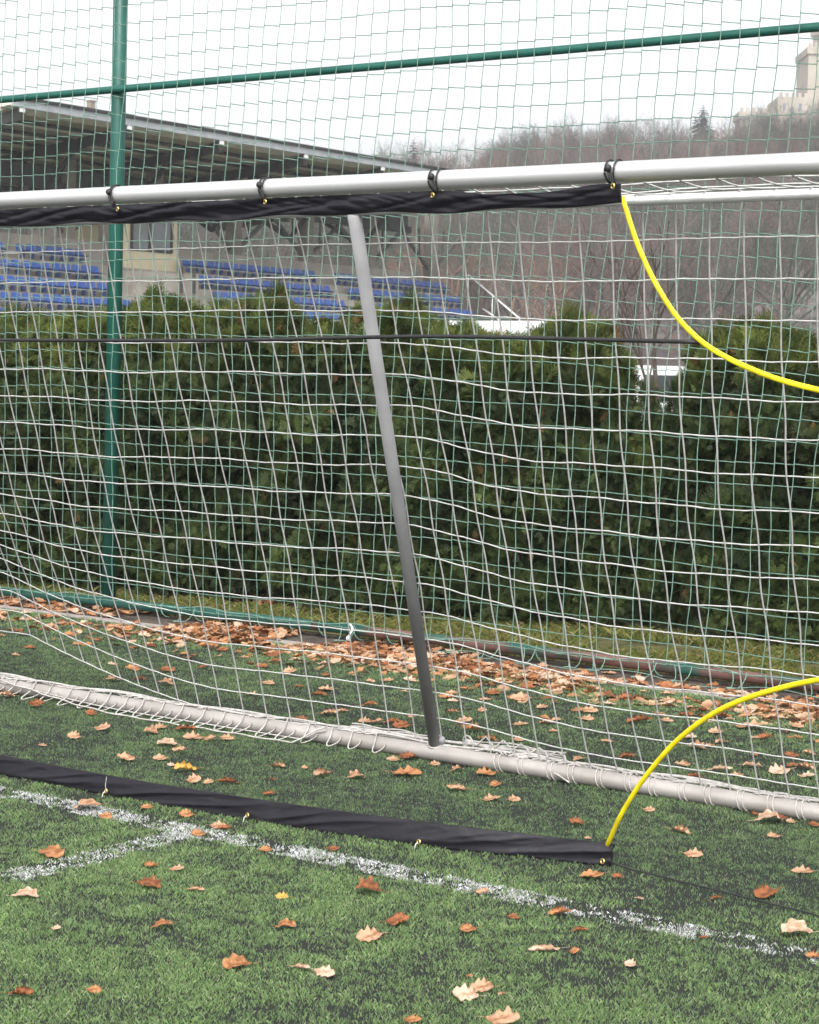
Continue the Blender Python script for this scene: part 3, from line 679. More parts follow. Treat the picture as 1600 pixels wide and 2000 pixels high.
for y in ry:
    y = min(y, YR1-.2)
    b = MB(); b.beam((XF+.05, y, ZF-.32), (XBk, y, ZBk-.55), .16, .36); b.beam((XF-2.5, y, ZF-.75), (-54.6, y, 7.3), .12, .16); b.beam((-57.5, y, 8.7), (-54.6, y, 7.2), .14, .18)
    rf = b.build('rafter', m_steel, st, False)
    c = MB(); c.box((XF+.06, y-.11, ZF-.24), (XF+.10, y+.11, ZF-.104)); c.build('end_cap', m_white, rf, False)
cols_ = [gx(px, 500, -54.6)[1] for px in (300, 457, 598, 722, 842)]; cols_ = [cols_[1]-9.2, cols_[1]-4.6]+cols_[1:]
for i, y in enumerate(cols_):
    b = MB(); b.box((-54.85, y-.23, 0), (-54.40, y+.23, 9.2)); co = b.build('column', m_col, st, False)
    b = MB()
    for s in (-1, 1):
        b.beam((-54.6, y+s*.2, 6.55), (-54.6, y+s*2.15, 8.0), .10, .14); b.beam((-54.6, y+s*.95, 8.3), (-54.6, y+s*.85, 7.05), .07, .07)
    b.build('strut', m_strut, co, False)
b = MB(); b.box((-54.75, YR0, 8.02), (-54.45, YR1, 8.3)); b.build('roof_girder', m_steel, st, False)
b = MB(); b.box((-54.7, YR0, 8.31), (-54.66, YR1, 8.8)); b.build('girder_panel', m_dark, st, False)
# cabin on the top terrace
ca = gx(238, 470, -53.9)[1]; cb = gx(346, 470, -53.9)[1]
zc0 = gx(290, 540, -53.9)[2]; zc1 = 8.0
b = MB(); b.box((-56.5, ca, zc0-.3), (-53.9, cb, zc1)); cab = b.build('cabin', m_cream, st, False)
w0 = gx(257, 470, -53.88); w1 = gx(335, 470, -53.88); wz0 = gx(290, 487, -53.88)[2]
b = MB(); b.box((-53.93, w0[1], wz0), (-53.88, w1[1], zc1-.5)); wn = b.build('window', m_glass, cab, False)
b = MB(); mid = gx(292, 470, -53.88)[1]
for y in (w0[1], mid, w1[1]): b.box((-53.90, y-.06, wz0-.05), (-53.85, y+.06, zc1-.45))
b.box((-53.90, w0[1], wz0-.08), (-53.845, w1[1], wz0)); b.build('window_frame', m_dark, wn, False)
pl0 = gx(240, 600, -52.5)[1]; pl1 = gx(352, 600, -52.5)[1]
b = MB(); b.box((-53.89, pl0, 0), (-51.6, pl1, gx(290, 530, -51.6)[2])); b.build('cabin_plinth', m_conc2, st, False)
b = MB(); pz = gx(290, 530, -51.6)[2]
for y in (gx(350, 560, -51.6)[1], gx(375, 560, -51.6)[1]): b.tube([(-51.5, y, pz-.7), (-51.5, y, pz+.25)], .06, 6)
b.build('gate_post', m_dark, st, False)
b = MB(); b.box((-54.2, gx(192, 480, -54.2)[1], zc0-.4), (-54.0, ca-.02, 8.0)); b.build('back_panel', m_col, st, False)
# handrails and bar fence at the far end of the stand
b = MB(); A_ = gx(915, 537, -53.2); B_ = gx(1015, 622, -46.0); b.tube([A_, B_], .03, 6)
A2 = gx(943, 603, -49.6); B2 = gx(977, 626, -47.8); b.tube([A2, B2], .03, 6)
for p in (A_, B_, (A_+B_)/2): b.tube([p, p-(0, 0, 1.6)], .022, 6)
b.build('handrail', m_white, st)
b = MB()
for t in np.linspace(0, 1, 34):
    p = A_*(1-t)+B_*t; b.tube([p-(0, 0, .05), p-(0, 0, 1.8-.4*t)], .022, 4, False)
b.build('bar_fence', m_dark, st)
b = MB(); ch = gx(178, 205, -58); b.box((ch[0]-.12, ch[1]-.12, 8.6), (ch[0]+.12, ch[1]+.12, ch[2]+.12)); b.box((ch[0]-.15, ch[1]-.15, ch[2]+.12), (ch[0]+.15, ch[1]+.15, ch[2]+.18)); b.build('chimney', m_col, st, False)

# white banner on posts behind the hedge, running the same way as the goal
bnY = 24.0; pL = gy(540, 628, bnY); pR = gy(1141, 627, bnY)
bn = empty('banner', ((pL[0]+pR[0])/2, bnY, 0)); tag(bn, 'long white blank banner stretched behind the hedge below the stand', 'banner')
S, T = np.meshgrid(np.linspace(pL[0], pR[0], 160), np.linspace(0, 1, 12), indexing='ij')
fold = vnoise(S*1.5+T*2, T*2+S*.6, 71)-.5
G = np.stack([S, bnY+.10*fold*np.clip(T*2, 0, 1), pR[2]-T*.72+.03*np.sin(S*1.1)*T], -1); G2 = G.copy(); G2[..., 1] += .02
b = MB(); b.grid(G); b.grid(G2[:, ::-1]); b.build('fabric', m_banner, bn)
b = MB()
for x in np.arange(pL[0], pR[0]+.1, 1.9): b.tube([(x, bnY+.12, 0), (x, bnY+.12, pR[2]+.02)], .03, 8)
b.build('post', m_galv, bn)

# parked white van seen through the gap
vD = 46.0; vc = gd(1292, 745, vD); van = empty('parked_van', (vc[0], vc[1], 0), yaw+.05); tag(van, 'parked white van seen through the v shaped gap in the hedge', 'van')
def vbox(name, prof, y0, y1, m, parent=van, smooth=False):
    n = len(prof); V = [(x, y0, z) for x, z in prof]+[(x, y1, z) for x, z in prof]
    F = [[i, (i+1) % n, n+(i+1) % n, n+i] for i in range(n)]; b = MB(); b.add(V, F); b.P.append(np.arange(n)[None, ::-1]); b.P.append(np.arange(n)[None]+n)
    me = b.mesh(name, smooth); me.materials.append(m); o = bpy.data.objects.new(name, me); COL.objects.link(o); o.parent = parent; return o
body = vbox('body', [(-2.3, .35), (-2.35, 1.0), (-2.2, 1.80), (-2.0, 1.92), (.9, 1.92), (1.15, 1.82), (1.75, 1.12), (2.3, .98), (2.4, .4)], -.92, .92, m_van)
for x0, x1 in ((-2.0, -.75), (-.6, .45)): vbox('window', [(x0, 1.14), (x0+.05, 1.72), (x1, 1.72), (x1, 1.14)], -.925, .925, m_vglass)
vbox('window', [(.6, 1.14), (.6, 1.70), (1.02, 1.70), (1.5, 1.14)], -.925, .925, m_vglass)
for x in (-1.5, 1.55):
    for y in (-.82, .82):
        b = MB(); b.tube([(x, y-.11, .33), (x, y+.11, .33)], .33, 20); me = b.mesh('tyre'); me.materials.append(m_dark); wo = bpy.data.objects.new('wheel', me); COL.objects.link(wo); wo.parent = van
        b = MB(); b.tube([(x, y-.12, .33), (x, y+.12, .33)], .19, 16); me = b.mesh('rim'); me.materials.append(m_galv); ro_ = bpy.data.objects.new('rim', me); COL.objects.link(ro_); ro_.parent = wo

# ------------------------------------------------------------------ bare trees, hill, castle
def tree_np(seed, H, spread=.55, depth=5, r0=None, sides=3, up=.25, kids=(3, 4), first=.3):
    rg = np.random.default_rng(seed); segs = []
    def grow(p, d, l, r, k):
        pts = [p]; n = 3
        for i in range(n):
            d = d+rg.normal(0, .12, 3)+np.array([0, 0, up*.25]); d = d/np.linalg.norm(d); p = p+d*l/n; pts.append(p)
        segs.append((np.array(pts), np.linspace(r, r*.55, n+1), k))
        if k >= depth: return
        for j in range(rg.integers(kids[0], kids[1]+1)):
            t = rg.uniform(first if k == 0 else .25, 1); i = min(int(t*n), n-1); q = pts[i]+(pts[i+1]-pts[i])*(t*n-i)
            a = rg.uniform(0, 2*PI); e = np.cross(d, (math.cos(a), math.sin(a), .3)); e /= np.linalg.norm(e)
            nd = d*(1-spread)+e*spread+np.array([0, 0, up*.5]); nd /= np.linalg.norm(nd)
            grow(q, nd, l*rg.uniform(.52, .78), r*.55*(1-.3*t)+.004, k+1)
    grow(np.zeros(3), np.array([rg.normal(0, .05), rg.normal(0, .05), 1.0]), H*.42, r0 or H*.016, 0)
    b = MB()
    for P, r, k in segs: b.tube(P[::1 if k < 2 else (3 if k > 3 else 1)], r[::1 if k < 2 else (3 if k > 3 else 1)], 6 if k < 1 else sides, False)
    V = np.concatenate(b.V); z = V[:, 2].max(); V = V*np.array([1, 1, H/z]); return V, b.P, segs
def tree_me(name, V, P, m, c=(1, 1, 1)):
    me = mesh_np(name, V, P); me.materials.append(m)
    at = me.color_attributes.new('col', 'FLOAT_COLOR', 'POINT'); at.data.foreach_set('color', np.tile(np.array([*c, 1], np.float32), len(V))); return me
def bare_tree(name, loc, seed, H, lab, group=None, c=(1, 1, 1), **kw):
    V, P, segs = tree_np(seed, H, **kw)
    r = empty(name, loc); tag(r, lab, 'tree', group)
    # trunk is the first segment
    n0 = len(P[0]); nv = P[0].max()+1
    tb = MB(); tb.add(V[:nv], P[0]); me = tb.mesh('trunk'); me.materials.append(m_twig)
    at = me.color_attributes.new('col', 'FLOAT_COLOR', 'POINT'); at.data.foreach_set('color', np.tile(np.array([*c, 1], np.float32), nv))
    o = bpy.data.objects.new('trunk', me); COL.objects.link(o); o.parent = r
    me = tree_me('crown', V[nv:], [p-nv for p in P[1:]], m_twig, c); o2 = bpy.data.objects.new('crown', me); COL.objects.link(o2); o2.parent = r
    return r, o.data, o2.data
# near bare tree in the gap
g1 = gd(1277, 760, 27); bare_tree('bare_tree', (g1[0], g1[1], 0), 41, 3.6, 'slim bare tree rising behind the v shaped gap in the hedge', c=(.8, .72, .7), depth=4, r0=.05, spread=.42, kids=(2, 4))
g1 = gd(1130, 700, 30); bare_tree('bare_tree', (g1[0], g1[1], 0), 45, 3.3, 'small reddish bare tree behind the right end of the white banner', c=(1.1, .85, .8), depth=4, r0=.022, spread=.4, kids=(3, 4))
g1 = gd(20, 300, 105); bare_tree('bare_tree', (g1[0], g1[1], 0), 47, 16.2, 'bare tree top showing above the left end of the stand roof', c=(.8, .7, .68), depth=5, r0=.2)
g1 = gd(262, 300, 120); bare_tree('bare_tree', (g1[0], g1[1], 0), 49, 15.2, 'thin bare tree top showing above the stand roof right of the fence post', c=(.9, .8, .78), depth=5, r0=.12)

F0 = np.array([-math.sin(yaw), math.cos(yaw), 0.0])
def hill_z(u, v):
    """height of the hill; u to the right, v away from the camera"""
    px = 800+f_*u/np.maximum(v, 50)
    ridge = np.interp(px, [-800, 300, 700, 800, 930, 1060, 1180, 1300, 1400, 1480, 1600, 2400], [24, 25, 26, 27.5, 29.5, 32, 33, 32.5, 33, 36, 38, 42])
    t = np.clip((v-125)/(350-125), 0, 1); s = t*t*(3-2*t)*.55+t*.45
    back = np.clip((v-350)/260, 0, 1)
    return ridge*s*(1-.25*back)+1.2*(fbm(u*.02+5, v*.02+3, 81, 3)-.5)*np.clip(t*6, 0, 1)
us_ = np.linspace(-260, 260, 131); vs_ = np.linspace(118, 640, 120)
Ug, Vg = np.meshgrid(us_, vs_, indexing='ij'); Hz = hill_z(Ug, Vg)-.05-1.5*(Vg < 122)
W = Cv[None, None]*np.array([1, 1, 0])+Ug[..., None]*R0+Vg[..., None]*F0; W[..., 2] = Hz
b = MB(); b.grid(W[:, ::-1]); o = b.build('wooded_hill', m_hill); tag(o, 'brown leaf covered slope of the wooded hill', 'hill', kind='structure')
def hill_pt(u, v):
    p = np.array([Cv[0], Cv[1], 0])+u*R0+v*F0; p[2] = float(hill_z(np.array([u]), np.array([v]))[0]); return p
def at_px(px, v): return hill_pt((px-800)/f_*v, v)
# forest mass on the slope
tv = [tree_np(100+i, 13, depth=4, sides=3, spread=.56, r0=.17, kids=(4, 5), up=.16, first=.2) for i in range(4)]
FV = []; FP = []; FC = []; n0 = 0
for i in range(520):
    v = 128+(i/520)**.8*225; u = random.uniform(-.215, .215)*v
    p = hill_pt(u, v); V, P, _ = tv[i % 4]; s = random.uniform(.75, 1.2); a = random.uniform(0, 6.28)
    ca_, sa_ = math.cos(a)*s, math.sin(a)*s
    V2 = np.stack([V[:, 0]*ca_-V[:, 1]*sa_, V[:, 0]*sa_+V[:, 1]*ca_, V[:, 2]*s], -1)+p-(0, 0, .3)
    FV.append(V2); FP += [q+n0 for q in P]; n0 += len(V2)
    c = random.uniform(.55, 1.25); h = float(vnoise(np.array([u*.035]), np.array([v*.03]), 91)[0])+random.uniform(-.18, .18)
    cc = (c*.42, c*.66, c*.50) if h < .34 else ((c*1.30, c*.95, c*.82) if h > .60 else (c, c*.97, c*1.0)); FC.append(np.tile(np.array([*cc, 1], np.float32), (len(V2), 1)))
me = mesh_np('bare_forest', np.concatenate(FV), FP); me.materials.append(m_twig)
at = me.color_attributes.new('col', 'FLOAT_COLOR', 'POINT'); at.data.foreach_set('color', np.concatenate(FC).ravel())
o = obj('bare_forest', me); tag(o, 'leafless brown grey woodland covering the whole hillside', 'woodland', kind='stuff')
# skyline trees, one by one
SK = [(722, 298), (752, 292), (815, 300), (838, 282), (868, 278), (905, 296), (935, 282), (962, 274), (985, 268), (1012, 250), (1036, 268), (1062, 252), (1084, 268), (1110, 262), (1132, 256), (1150, 246),
      (1172, 243), (1196, 238), (1218, 226), (1240, 222), (1262, 238), (1284, 244), (1304, 262), (1326, 268), (1392, 262), (1408, 232), (1428, 262), (1450, 258), (1478, 266), (1508, 258), (1535, 264), (1562, 252), (1590, 262), (780, 292), (1384, 285)]
skm = {}
for i, (px, py) in enumerate(SK):
    v = random.uniform(335, 352) if px < 1415 else random.uniform(330, 345); p = at_px(px, v)
    top = Cv + ray(px, py)*(v/1.0); H = max(top[2]-p[2], 5)+.8
    zone = 'left of the lone spruce, above the stand roof end' if px < 900 else ('between the stand roof end and the lone spruce' if px < 1330 else 'below the castle walls')
    lab = {'l': 'bare leafless tree on the skyline above the far end of the stand roof', 'm': 'bare leafless tree on the skyline between the stand roof and the lone spruce', 'r': 'bare leafless tree on the skyline in front of the pale castle'}['l' if px < 900 else ('m' if px < 1330 else 'r')]
    grp = {'l': 'skyline trees above the stand roof end', 'm': 'skyline trees left of the spruce', 'r': 'skyline trees before the castle'}['l' if px < 900 else ('m' if px < 1330 else 'r')]
    if i < 7:
        r, a_, c_ = bare_tree('bare_tree', p, 200+i, 15, lab, grp, c=(random.uniform(.8, 1.1),)*3, depth=5, sides=3, spread=.60, r0=.15, kids=(4, 5), up=.12, first=.2); skm[i] = (a_, c_)
    else:
        r = empty('bare_tree', p); tag(r, lab, 'tree', grp)
        for nm, me in zip(('trunk', 'crown'), skm[i % 7]): o = bpy.data.objects.new(nm, me); COL.objects.link(o); o.parent = r
    r.scale = (H/15*1.0, H/15*1.0, H/15); r.rotation_euler = (0, 0, random.uniform(0, 6.28))
# spruces
def spruce(px, py, v, lab, sparse=False):
    p = at_px(px, v); H = (Cv+ray(px, py)*v)[2]-p[2]
    r = empty('spruce_tree', p); tag(r, lab, 'spruce tree')
    b = MB(); b.tube([(0, 0, 0), (0, 0, H*.98)], [H*.014, .03], 8); o = b.build('trunk', m_bark); o.parent = r
    rg = np.random.default_rng(int(px)); V = []; 
    for h in np.linspace(.12 if not sparse else .55, .985, 42 if not sparse else 16):
        rad = (1-h)**.85*H*.46+.2
        for q in range(17):
            if rg.random() < .12: continue
            a = rg.uniform(0, 2*PI); l = rad*rg.uniform(.65, 1.1); d = np.array([math.cos(a), math.sin(a), -.28]); s = np.array([-math.sin(a), math.cos(a), 0]); c = np.array([0, 0, h*H])
            for t0 in (0, .33, .62):
                A = c+d*l*t0; wv = l*.22*(1-t0*.5); V += [A, A+d*l*.3+s*wv+(0, 0, -.2*wv), A+d*l*.48, A+d*l*.3-s*wv+(0, 0, -.35*wv)]
    me = mesh_np('crown', np.array(V), [np.arange(len(V)).reshape(-1, 4)], False); me.materials.append(m_spruce); o = bpy.data.objects.new('crown', me); COL.objects.link(o); o.parent = r
spruce(1348, 208, 338, 'dark lone spruce standing taller than the bare trees on the ridge')
spruce(790, 274, 335, 'thin topped conifer on the skyline right of the stand roof', True)

# castle on the ridge
cv_ = 400.0; M1 = cv_/f_
def cpt(px, py): return (px-800)*M1, (745+.0248*(px-800)-py)*M1+1.45
ca0 = at_px(1560, cv_); cas = empty('castle', (ca0[0], ca0[1], ca0[2]), yaw); tag(cas, 'pale castle with crenellated walls and a tall turreted tower on the ridge', 'castle')
u0 = (1560-800)*M1
def cbox(mb, px0, px1, pyt, pyb, d0, d1):
    a, zt = cpt(px0, pyt); c, zb = cpt(px1, pyb); mb.box((a-u0, d0, zb-ca0[2]), (c-u0, d1, zt-ca0[2])); return a-u0, c-u0, zt-ca0[2]
def cren(mb, x0, x1, z, d0, d1, w_=.55, h=.8):
    n = max(2, int((x1-x0)/(2*w_)))
    for i in range(n):
        x = x0+(x1-x0)*(i+.25)/n; mb.box((x, d0, z+.002), (x+(x1-x0)/n*.5, d0+.5, z+h))
def cpart(name, px0, px1, pyt, pyb, d0, d1, battl=True, corbel=False):
    b = MB(); x0, x1, z = cbox(b, px0, px1, pyt, pyb, d0, d1)
    if corbel: b.box((x0-.35, d0-.35, z-1.3), (x1+.35, d1+.35, z+.003)); x0 -= .35; x1 += .35; d0 -= .35
    if battl: cren(b, x0, x1, z, d0, d1)
    o = b.build(name, m_castle, None, False); o.parent = cas; return o
w1_ = cpart('low_wing', 1424, 1496, 222, 330, 2, 9, True, True)
w2_ = cpart('middle_wing', 1492, 1552, 196, 330, 0, 12, True, False)
tw = cpart('main_tower', 1550, 1690, 100, 330, 1, 13, True, True)
b = MB(); cx, zz = cpt(1612, 62); cx -= u0; zz -= ca0[2]; zb = cpt(1612, 104)[1]-ca0[2]
b.tube([(cx, 7, zb-.5), (cx, 7, zz)], 4.4, 8); b.tube([(cx, 7, zz-.9), (cx, 7, zz+.01)], 4.9, 8)
for i in range(12):
    a = i*PI/6; b.box((cx+4.5*math.cos(a)-.35, 7+4.5*math.sin(a)-.35, zz+.012), (cx+4.5*math.cos(a)+.35, 7+4.5*math.sin(a)+.35, zz+.85))
o = b.build('turret', m_castle, None, False); o.parent = tw
b = MB(); b.tube([(cx+.6, 7, zz), (cx+.6, 7, zz+9)], .12, 6); o = b.build('flagpole', m_dark); o.parent = tw
wn = MB()
for px, py, ww, h in ((1590, 130, 8, 20), (1592, 182, 9, 12), (1600, 236, 10, 14), (1578, 250, 8, 14), (1640, 182, 9, 12), (1595, 88, 6, 16)):
    dd = 1-.02 if py > 100 else 2.55
    x, z = cpt(px, py); wn.box((x-u0-ww*M1/2, dd-.05, z-ca0[2]-h*M1/2), (x-u0+ww*M1/2, dd+.3, z-ca0[2]+h*M1/2))
o = wn.build('window', m_castled, None, False); o.parent = tw
wn = MB()
for px, py in ((1505, 216), (1520, 222), (1535, 216), (1508, 250), (1530, 250)):
    x, z = cpt(px, py); wn.box((x-u0-.3, -.05, z-ca0[2]-.7), (x-u0+.3, .3, z-ca0[2]+.7))
o = wn.build('window', m_castled, None, False); o.parent = w2_
wn = MB()
for px in range(1430, 1496, 9):
    x, z = cpt(px, 236); wn.box((x-u0-.2, 1.6, z-ca0[2]-.45), (x-u0+.2, 2.2, z-ca0[2]+.45))
o = wn.build('window', m_castled, None, False); o.parent = w1_

# ------------------------------------------------------------------ fallen oak leaves
leafcols = {'tan': ((.27, .135, .065), (.50, .31, .195)), 'pale': ((.38, .23, .14), (.58, .43, .32)), 'orange brown': ((.22, .085, .03), (.44, .21, .09)), 'rust brown': ((.13, .045, .018), (.31, .115, .045)), 'golden': ((.50, .27, .05), (.60, .36, .09))}
leafm = {k: mat('leaf_'+k.replace(' ', '_'), a, b_, 4.5, .62, 0, .5, 14, spec=.35, trans=.12, lo=.38, hi=.60) for k, (a, b_) in leafcols.items()}
def leaf_geo(seed, form, n=26, mcr=6):
    rg = np.random.default_rng(seed); t = np.linspace(0, 1, n); s = np.linspace(-1, 1, mcr+1)
    k = rg.uniform(3.2, 4.2); ph = rg.uniform(-.4, .4)
    wl = (.30*np.sin(PI*np.clip(t, 0, 1)**1.15)**.75)*(1+.20*np.cos(2*PI*k*t+ph))*(1+.10*np.sin(t*23+seed))+.010
    wr = (.30*np.sin(PI*np.clip(t, 0, 1)**1.15)**.75)*(1+.20*np.cos(2*PI*k*t+ph+rg.uniform(-.9, .9)))*(1+.10*np.sin(t*19+seed*2))+.010
    T, S = np.meshgrid(t, s, indexing='ij'); Wd = np.where(S < 0, wl[:, None], wr[:, None])
    x = T-.5+.05*np.abs(S); y = S*Wd
    cr, ln, tw_ = {'flat': (.6, .3, .25), 'curled': (1.1, .8, .5), 'rolled': (4.4, .35, .4), 'folded': (2.4, 1.9, 1.0), 'arched': (1.2, -1.6, .5)}[form]
    cr *= rg.uniform(.8, 1.2); ln *= rg.uniform(.8, 1.2); tw_ *= rg.choice([-1, 1])*rg.uniform(.5, 1.2)
    # cross curl: bend y onto an arc
    z = (1-np.cos(y*cr*1.6))/(cr*1.6)*1.5; yy = np.sin(y*cr*1.6)/(cr*1.6)
    z = z+.035*np.sin(T*rg.uniform(7, 12)+S*3)*np.abs(S)+.05*(vnoise(T*5+seed, S*2+seed*.3, seed)-.5)+.02*np.cos(2*PI*k*T)*np.abs(S)
    # twist
    a = tw_*(T-.5); y2 = yy*np.cos(a)-z*np.sin(a); z2 = yy*np.sin(a)+z*np.cos(a)
    # length bend
    q = ln; x2 = np.sin(x*q)/q-0; z3 = (1-np.cos(x*q))/q
    xx_ = x2-z2*np.sin(x*q); zz_ = z3*1.0+z2*np.cos(x*q)
    zz_ = zz_-zz_.min()
    if form == 'arched': zz_ = zz_
    b = MB(); G = np.stack([xx_, y2, zz_], -1); b.grid(G)
    mid = G[:, mcr//2]+np.array([0, 0, .004]); tl = mid[0]+np.array([[-.22, .02*rg.normal(), .03], [-.1, 0, .01], [0, 0, 0]]); b.tube(np.vstack([tl, mid[2:-2:3]]), .0085, 4, False)
    return b
FORMS = ['flat', 'curled', 'rolled', 'folded', 'arched']
LM = {}
for ci, cn in enumerate(leafcols):
    for fi, fm in enumerate(FORMS):
        for q in range(2):
            b = leaf_geo(ci*31+fi*7+q*3+1, fm); me = b.mesh('leaf_blade'); me.materials.append(leafm[cn]); LM[(cn, fm, q)] = me
listed = '''40,1942,55,r,rust brown,8 183,1933,30,f,orange brown 465,1885,62,a,orange brown 585,1888,45,r,pale,14 632,1900,45,c,pale 805,1992,40,o,orange brown 980,1995,70,c,tan 912,1945,52,f,pale 944,1928,48,f,tan 917,1902,14,c,orange brown
982,1938,20,r,tan 1233,1882,32,c,pale,25 1066,1854,66,r,pale 1121,1857,28,o,orange brown 1131,1815,35,r,rust brown 1096,1782,52,r,orange brown 1002,1789,26,c,rust brown 915,1816,42,o,orange brown 775,1801,52,o,rust brown 724,1831,52,c,tan
722,1740,58,a,rust brown 557,1809,42,a,orange brown 553,1749,28,f,golden 317,1807,47,a,orange brown 381,1735,36,r,tan 290,1730,55,a,rust brown 344,1697,32,c,tan 296,1690,36,o,orange brown 97,1668,57,a,orange brown 48,1749,57,a,pale
109,1811,20,c,pale 520,1658,30,c,orange brown 650,1658,30,o,rust brown 425,1613,34,c,tan 440,1616,34,o,rust brown 388,1628,28,f,orange brown 365,1590,28,f,orange brown 288,1575,26,f,orange brown 172,1577,60,a,tan 205,1594,30,f,orange brown
945,1742,32,o,tan 1158,1710,48,c,orange brown 1207,1711,28,o,rust brown 1497,1748,66,o,rust brown 1571,1701,45,c,tan 1353,1669,38,c,tan 1558,1823,70,a,pale 1590,1866,34,o,orange brown 1374,1828,20,o,rust brown 1248,1752,22,r,pale,20
1267,1581,24,c,tan 1325,1622,46,r,tan 1128,1607,36,o,rust brown 1513,1632,30,c,tan 1150,1634,16,c,tan 1398,1752,26,r,rust brown 528,1550,32,o,rust brown 540,1495,36,r,tan,12 630,1512,50,r,tan,-25 695,1517,40,a,tan
790,1510,62,c,orange brown 958,1560,40,c,tan 1003,1560,28,c,tan 895,1541,50,o,tan 968,1532,30,o,orange brown 952,1510,42,c,orange brown 893,1503,32,a,tan 848,1491,22,c,tan 795,1479,40,o,rust brown 770,1482,28,c,tan
199,1424,36,c,tan 146,1439,28,c,tan 82,1454,18,f,tan 296,1430,36,a,tan 360,1424,52,r,rust brown 315,1419,25,c,tan 380,1440,42,c,tan 409,1444,28,o,tan 442,1443,30,c,tan 326,1454,48,a,pale
352,1467,34,o,tan 247,1482,40,o,tan 315,1480,30,c,tan 336,1492,18,f,pale 364,1503,48,r,golden 377,1524,30,c,tan 409,1527,22,c,tan 448,1527,46,r,rust brown 547,1495,20,o,tan 532,1520,16,r,rust brown
596,1497,14,f,tan 15,1359,34,r,tan 70,1378,36,o,rust brown 180,1394,26,c,rust brown 1500,1602,62,a,pale 1478,1590,32,o,rust brown 1527,1597,34,o,rust brown 1546,1603,20,c,tan 1590,1611,30,c,rust brown 1405,1503,50,r,pale
1441,1512,28,o,tan 1465,1495,46,r,pale 1546,1494,28,o,rust brown 1525,1507,46,c,pale 1575,1515,32,c,pale 1360,1515,34,r,rust brown 1390,1457,28,r,tan 1582,1471,28,r,tan 1475,1472,14,c,orange brown 1400,1429,30,c,tan
1462,1420,56,c,tan 1496,1440,34,o,rust brown 1478,1441,26,r,pale 1410,1448,30,r,tan 1556,1418,28,c,tan 1524,1388,36,r,pale 1575,1384,44,o,orange brown 1511,1401,42,r,tan 1252,1408,56,r,rust brown 1302,1407,26,c,tan
1187,1448,30,o,tan 1149,1388,36,c,tan 1067,1410,26,f,tan 1080,1426,24,f,tan 720,1291,30,a,tan 770,1305,42,c,tan 640,1318,30,o,rust brown 920,1425,48,o,orange brown 905,1408,34,c,tan 1015,1413,34,c,tan 1062,1399,20,f,orange brown 1065,1411,28,r,tan 958,1444,34,r,orange brown 1012,1444,24,c,tan 805,1400,26,o,tan 770,1411,40,r,orange brown 715,1408,28,c,tan 720,1377,34,r,orange brown 625,1356,38,r,orange brown 640,1345,34,c,tan
876,1362,40,o,orange brown 950,1365,26,c,tan 885,1352,24,c,tan 1020,1365,46,c,tan 1060,1380,24,f,tan 885,1390,30,r,tan'''
FK = {'r': 'rolled', 'f': 'flat', 'a': 'arched', 'c': 'curled', 'o': 'folded'}
cnt = 0; leaves = []
def zone(px, py, P):
    x, y = P[0], P[1]
    if abs(y+.06) < .09: return 'on the goal line', 'goal line'
    if abs(x+4.326) < .1 and y < 0: return 'on the side line', 'side line'
    if y < -.06: return 'in front of the goal line', 'front turf'
    bd = float(np.interp(x, bx, by))
    if y < bd and x < -3.0: return 'between goal line and black band', 'band strip'
    if y < .45 and x >= -3.0: return 'beside the black ground cord', 'cord'
    if y < YB-.12: return 'between black band and base tube', 'goal mouth'
    if y < YB+.1: return 'against the base tube', 'tube'
    if y < 3.1: return 'behind the goal net', 'behind net'
    return 'at the turf edge', 'turf edge'
for it in listed.split():
    pass
items = []
import re
for m_ in re.finditer(r'(\d+),(\d+),(\d+),([rfaco]),([a-z]+(?: brown)?)(?:,(-?\d+))?(?=\s|$)', listed.replace('\n', ' ')):
    items.append((int(m_[1]), int(m_[2]), int(m_[3]), FK[m_[4]], m_[5], float(m_[6]) if m_[6] else None))
nl = len(items); tries = 0
while len(items) < 300 and tries < 20000:
    tries += 1
    px = random.uniform(-10, 1610); py = random.uniform(1165, 1500); P = gz(px, py)
    if P[1] < YB+.2 or P[1] > TEDGE+.25: continue
    if random.random() > .10+.9*((P[1]-1.5)/2.2)**2.5: continue
    if any((px-a[0])**2+4*(py-a[1])**2 < 160 for a in items[:nl]): continue
    d = proj(P)[2]; items.append((px, py, random.uniform(.042, .085)*f_/d, random.choice(['curled', 'rolled', 'folded', 'curled', 'flat', 'arched']), random.choice(['tan', 'tan', 'tan', 'orange brown', 'orange brown', 'rust brown', 'rust brown', 'pale']), None))
SCR = np.arctan2(R0[1], R0[0])
info = []
for i, (px, py, wpx, fm, cn, rot) in enumerate(items):
    P = gz(px, py, .012); d = proj(P)[2]; Lm = max(wpx/f_*d*1.02, .02); Lm = min(Lm, .125)
    zt, zg = zone(px, py, P); size = 'small ' if Lm < .042 else ('large ' if Lm > .083 else '')
    info.append([size, cn, fm, zt, zg, px, py, P, Lm, rot])
from collections import defaultdict
gd_ = defaultdict(list)
for k, q in enumerate(info): gd_[(q[0], q[1], q[2], q[4])].append(k)
labels = {}
for key, ks in gd_.items():
    ks.sort(key=lambda k: info[k][5]); n = len(ks)
    for j, k in enumerate(ks):
        q = info[k]; base = f'{q[0]}{q[1]} {q[2]} oak leaf {q[3]}'
        if n == 2: base = ('left of two: ' if j == 0 else 'right of two: ')+base
        elif n == 3: base = ['leftmost of three: ', 'middle of three: ', 'rightmost of three: '][j]+base
        labels[k] = base
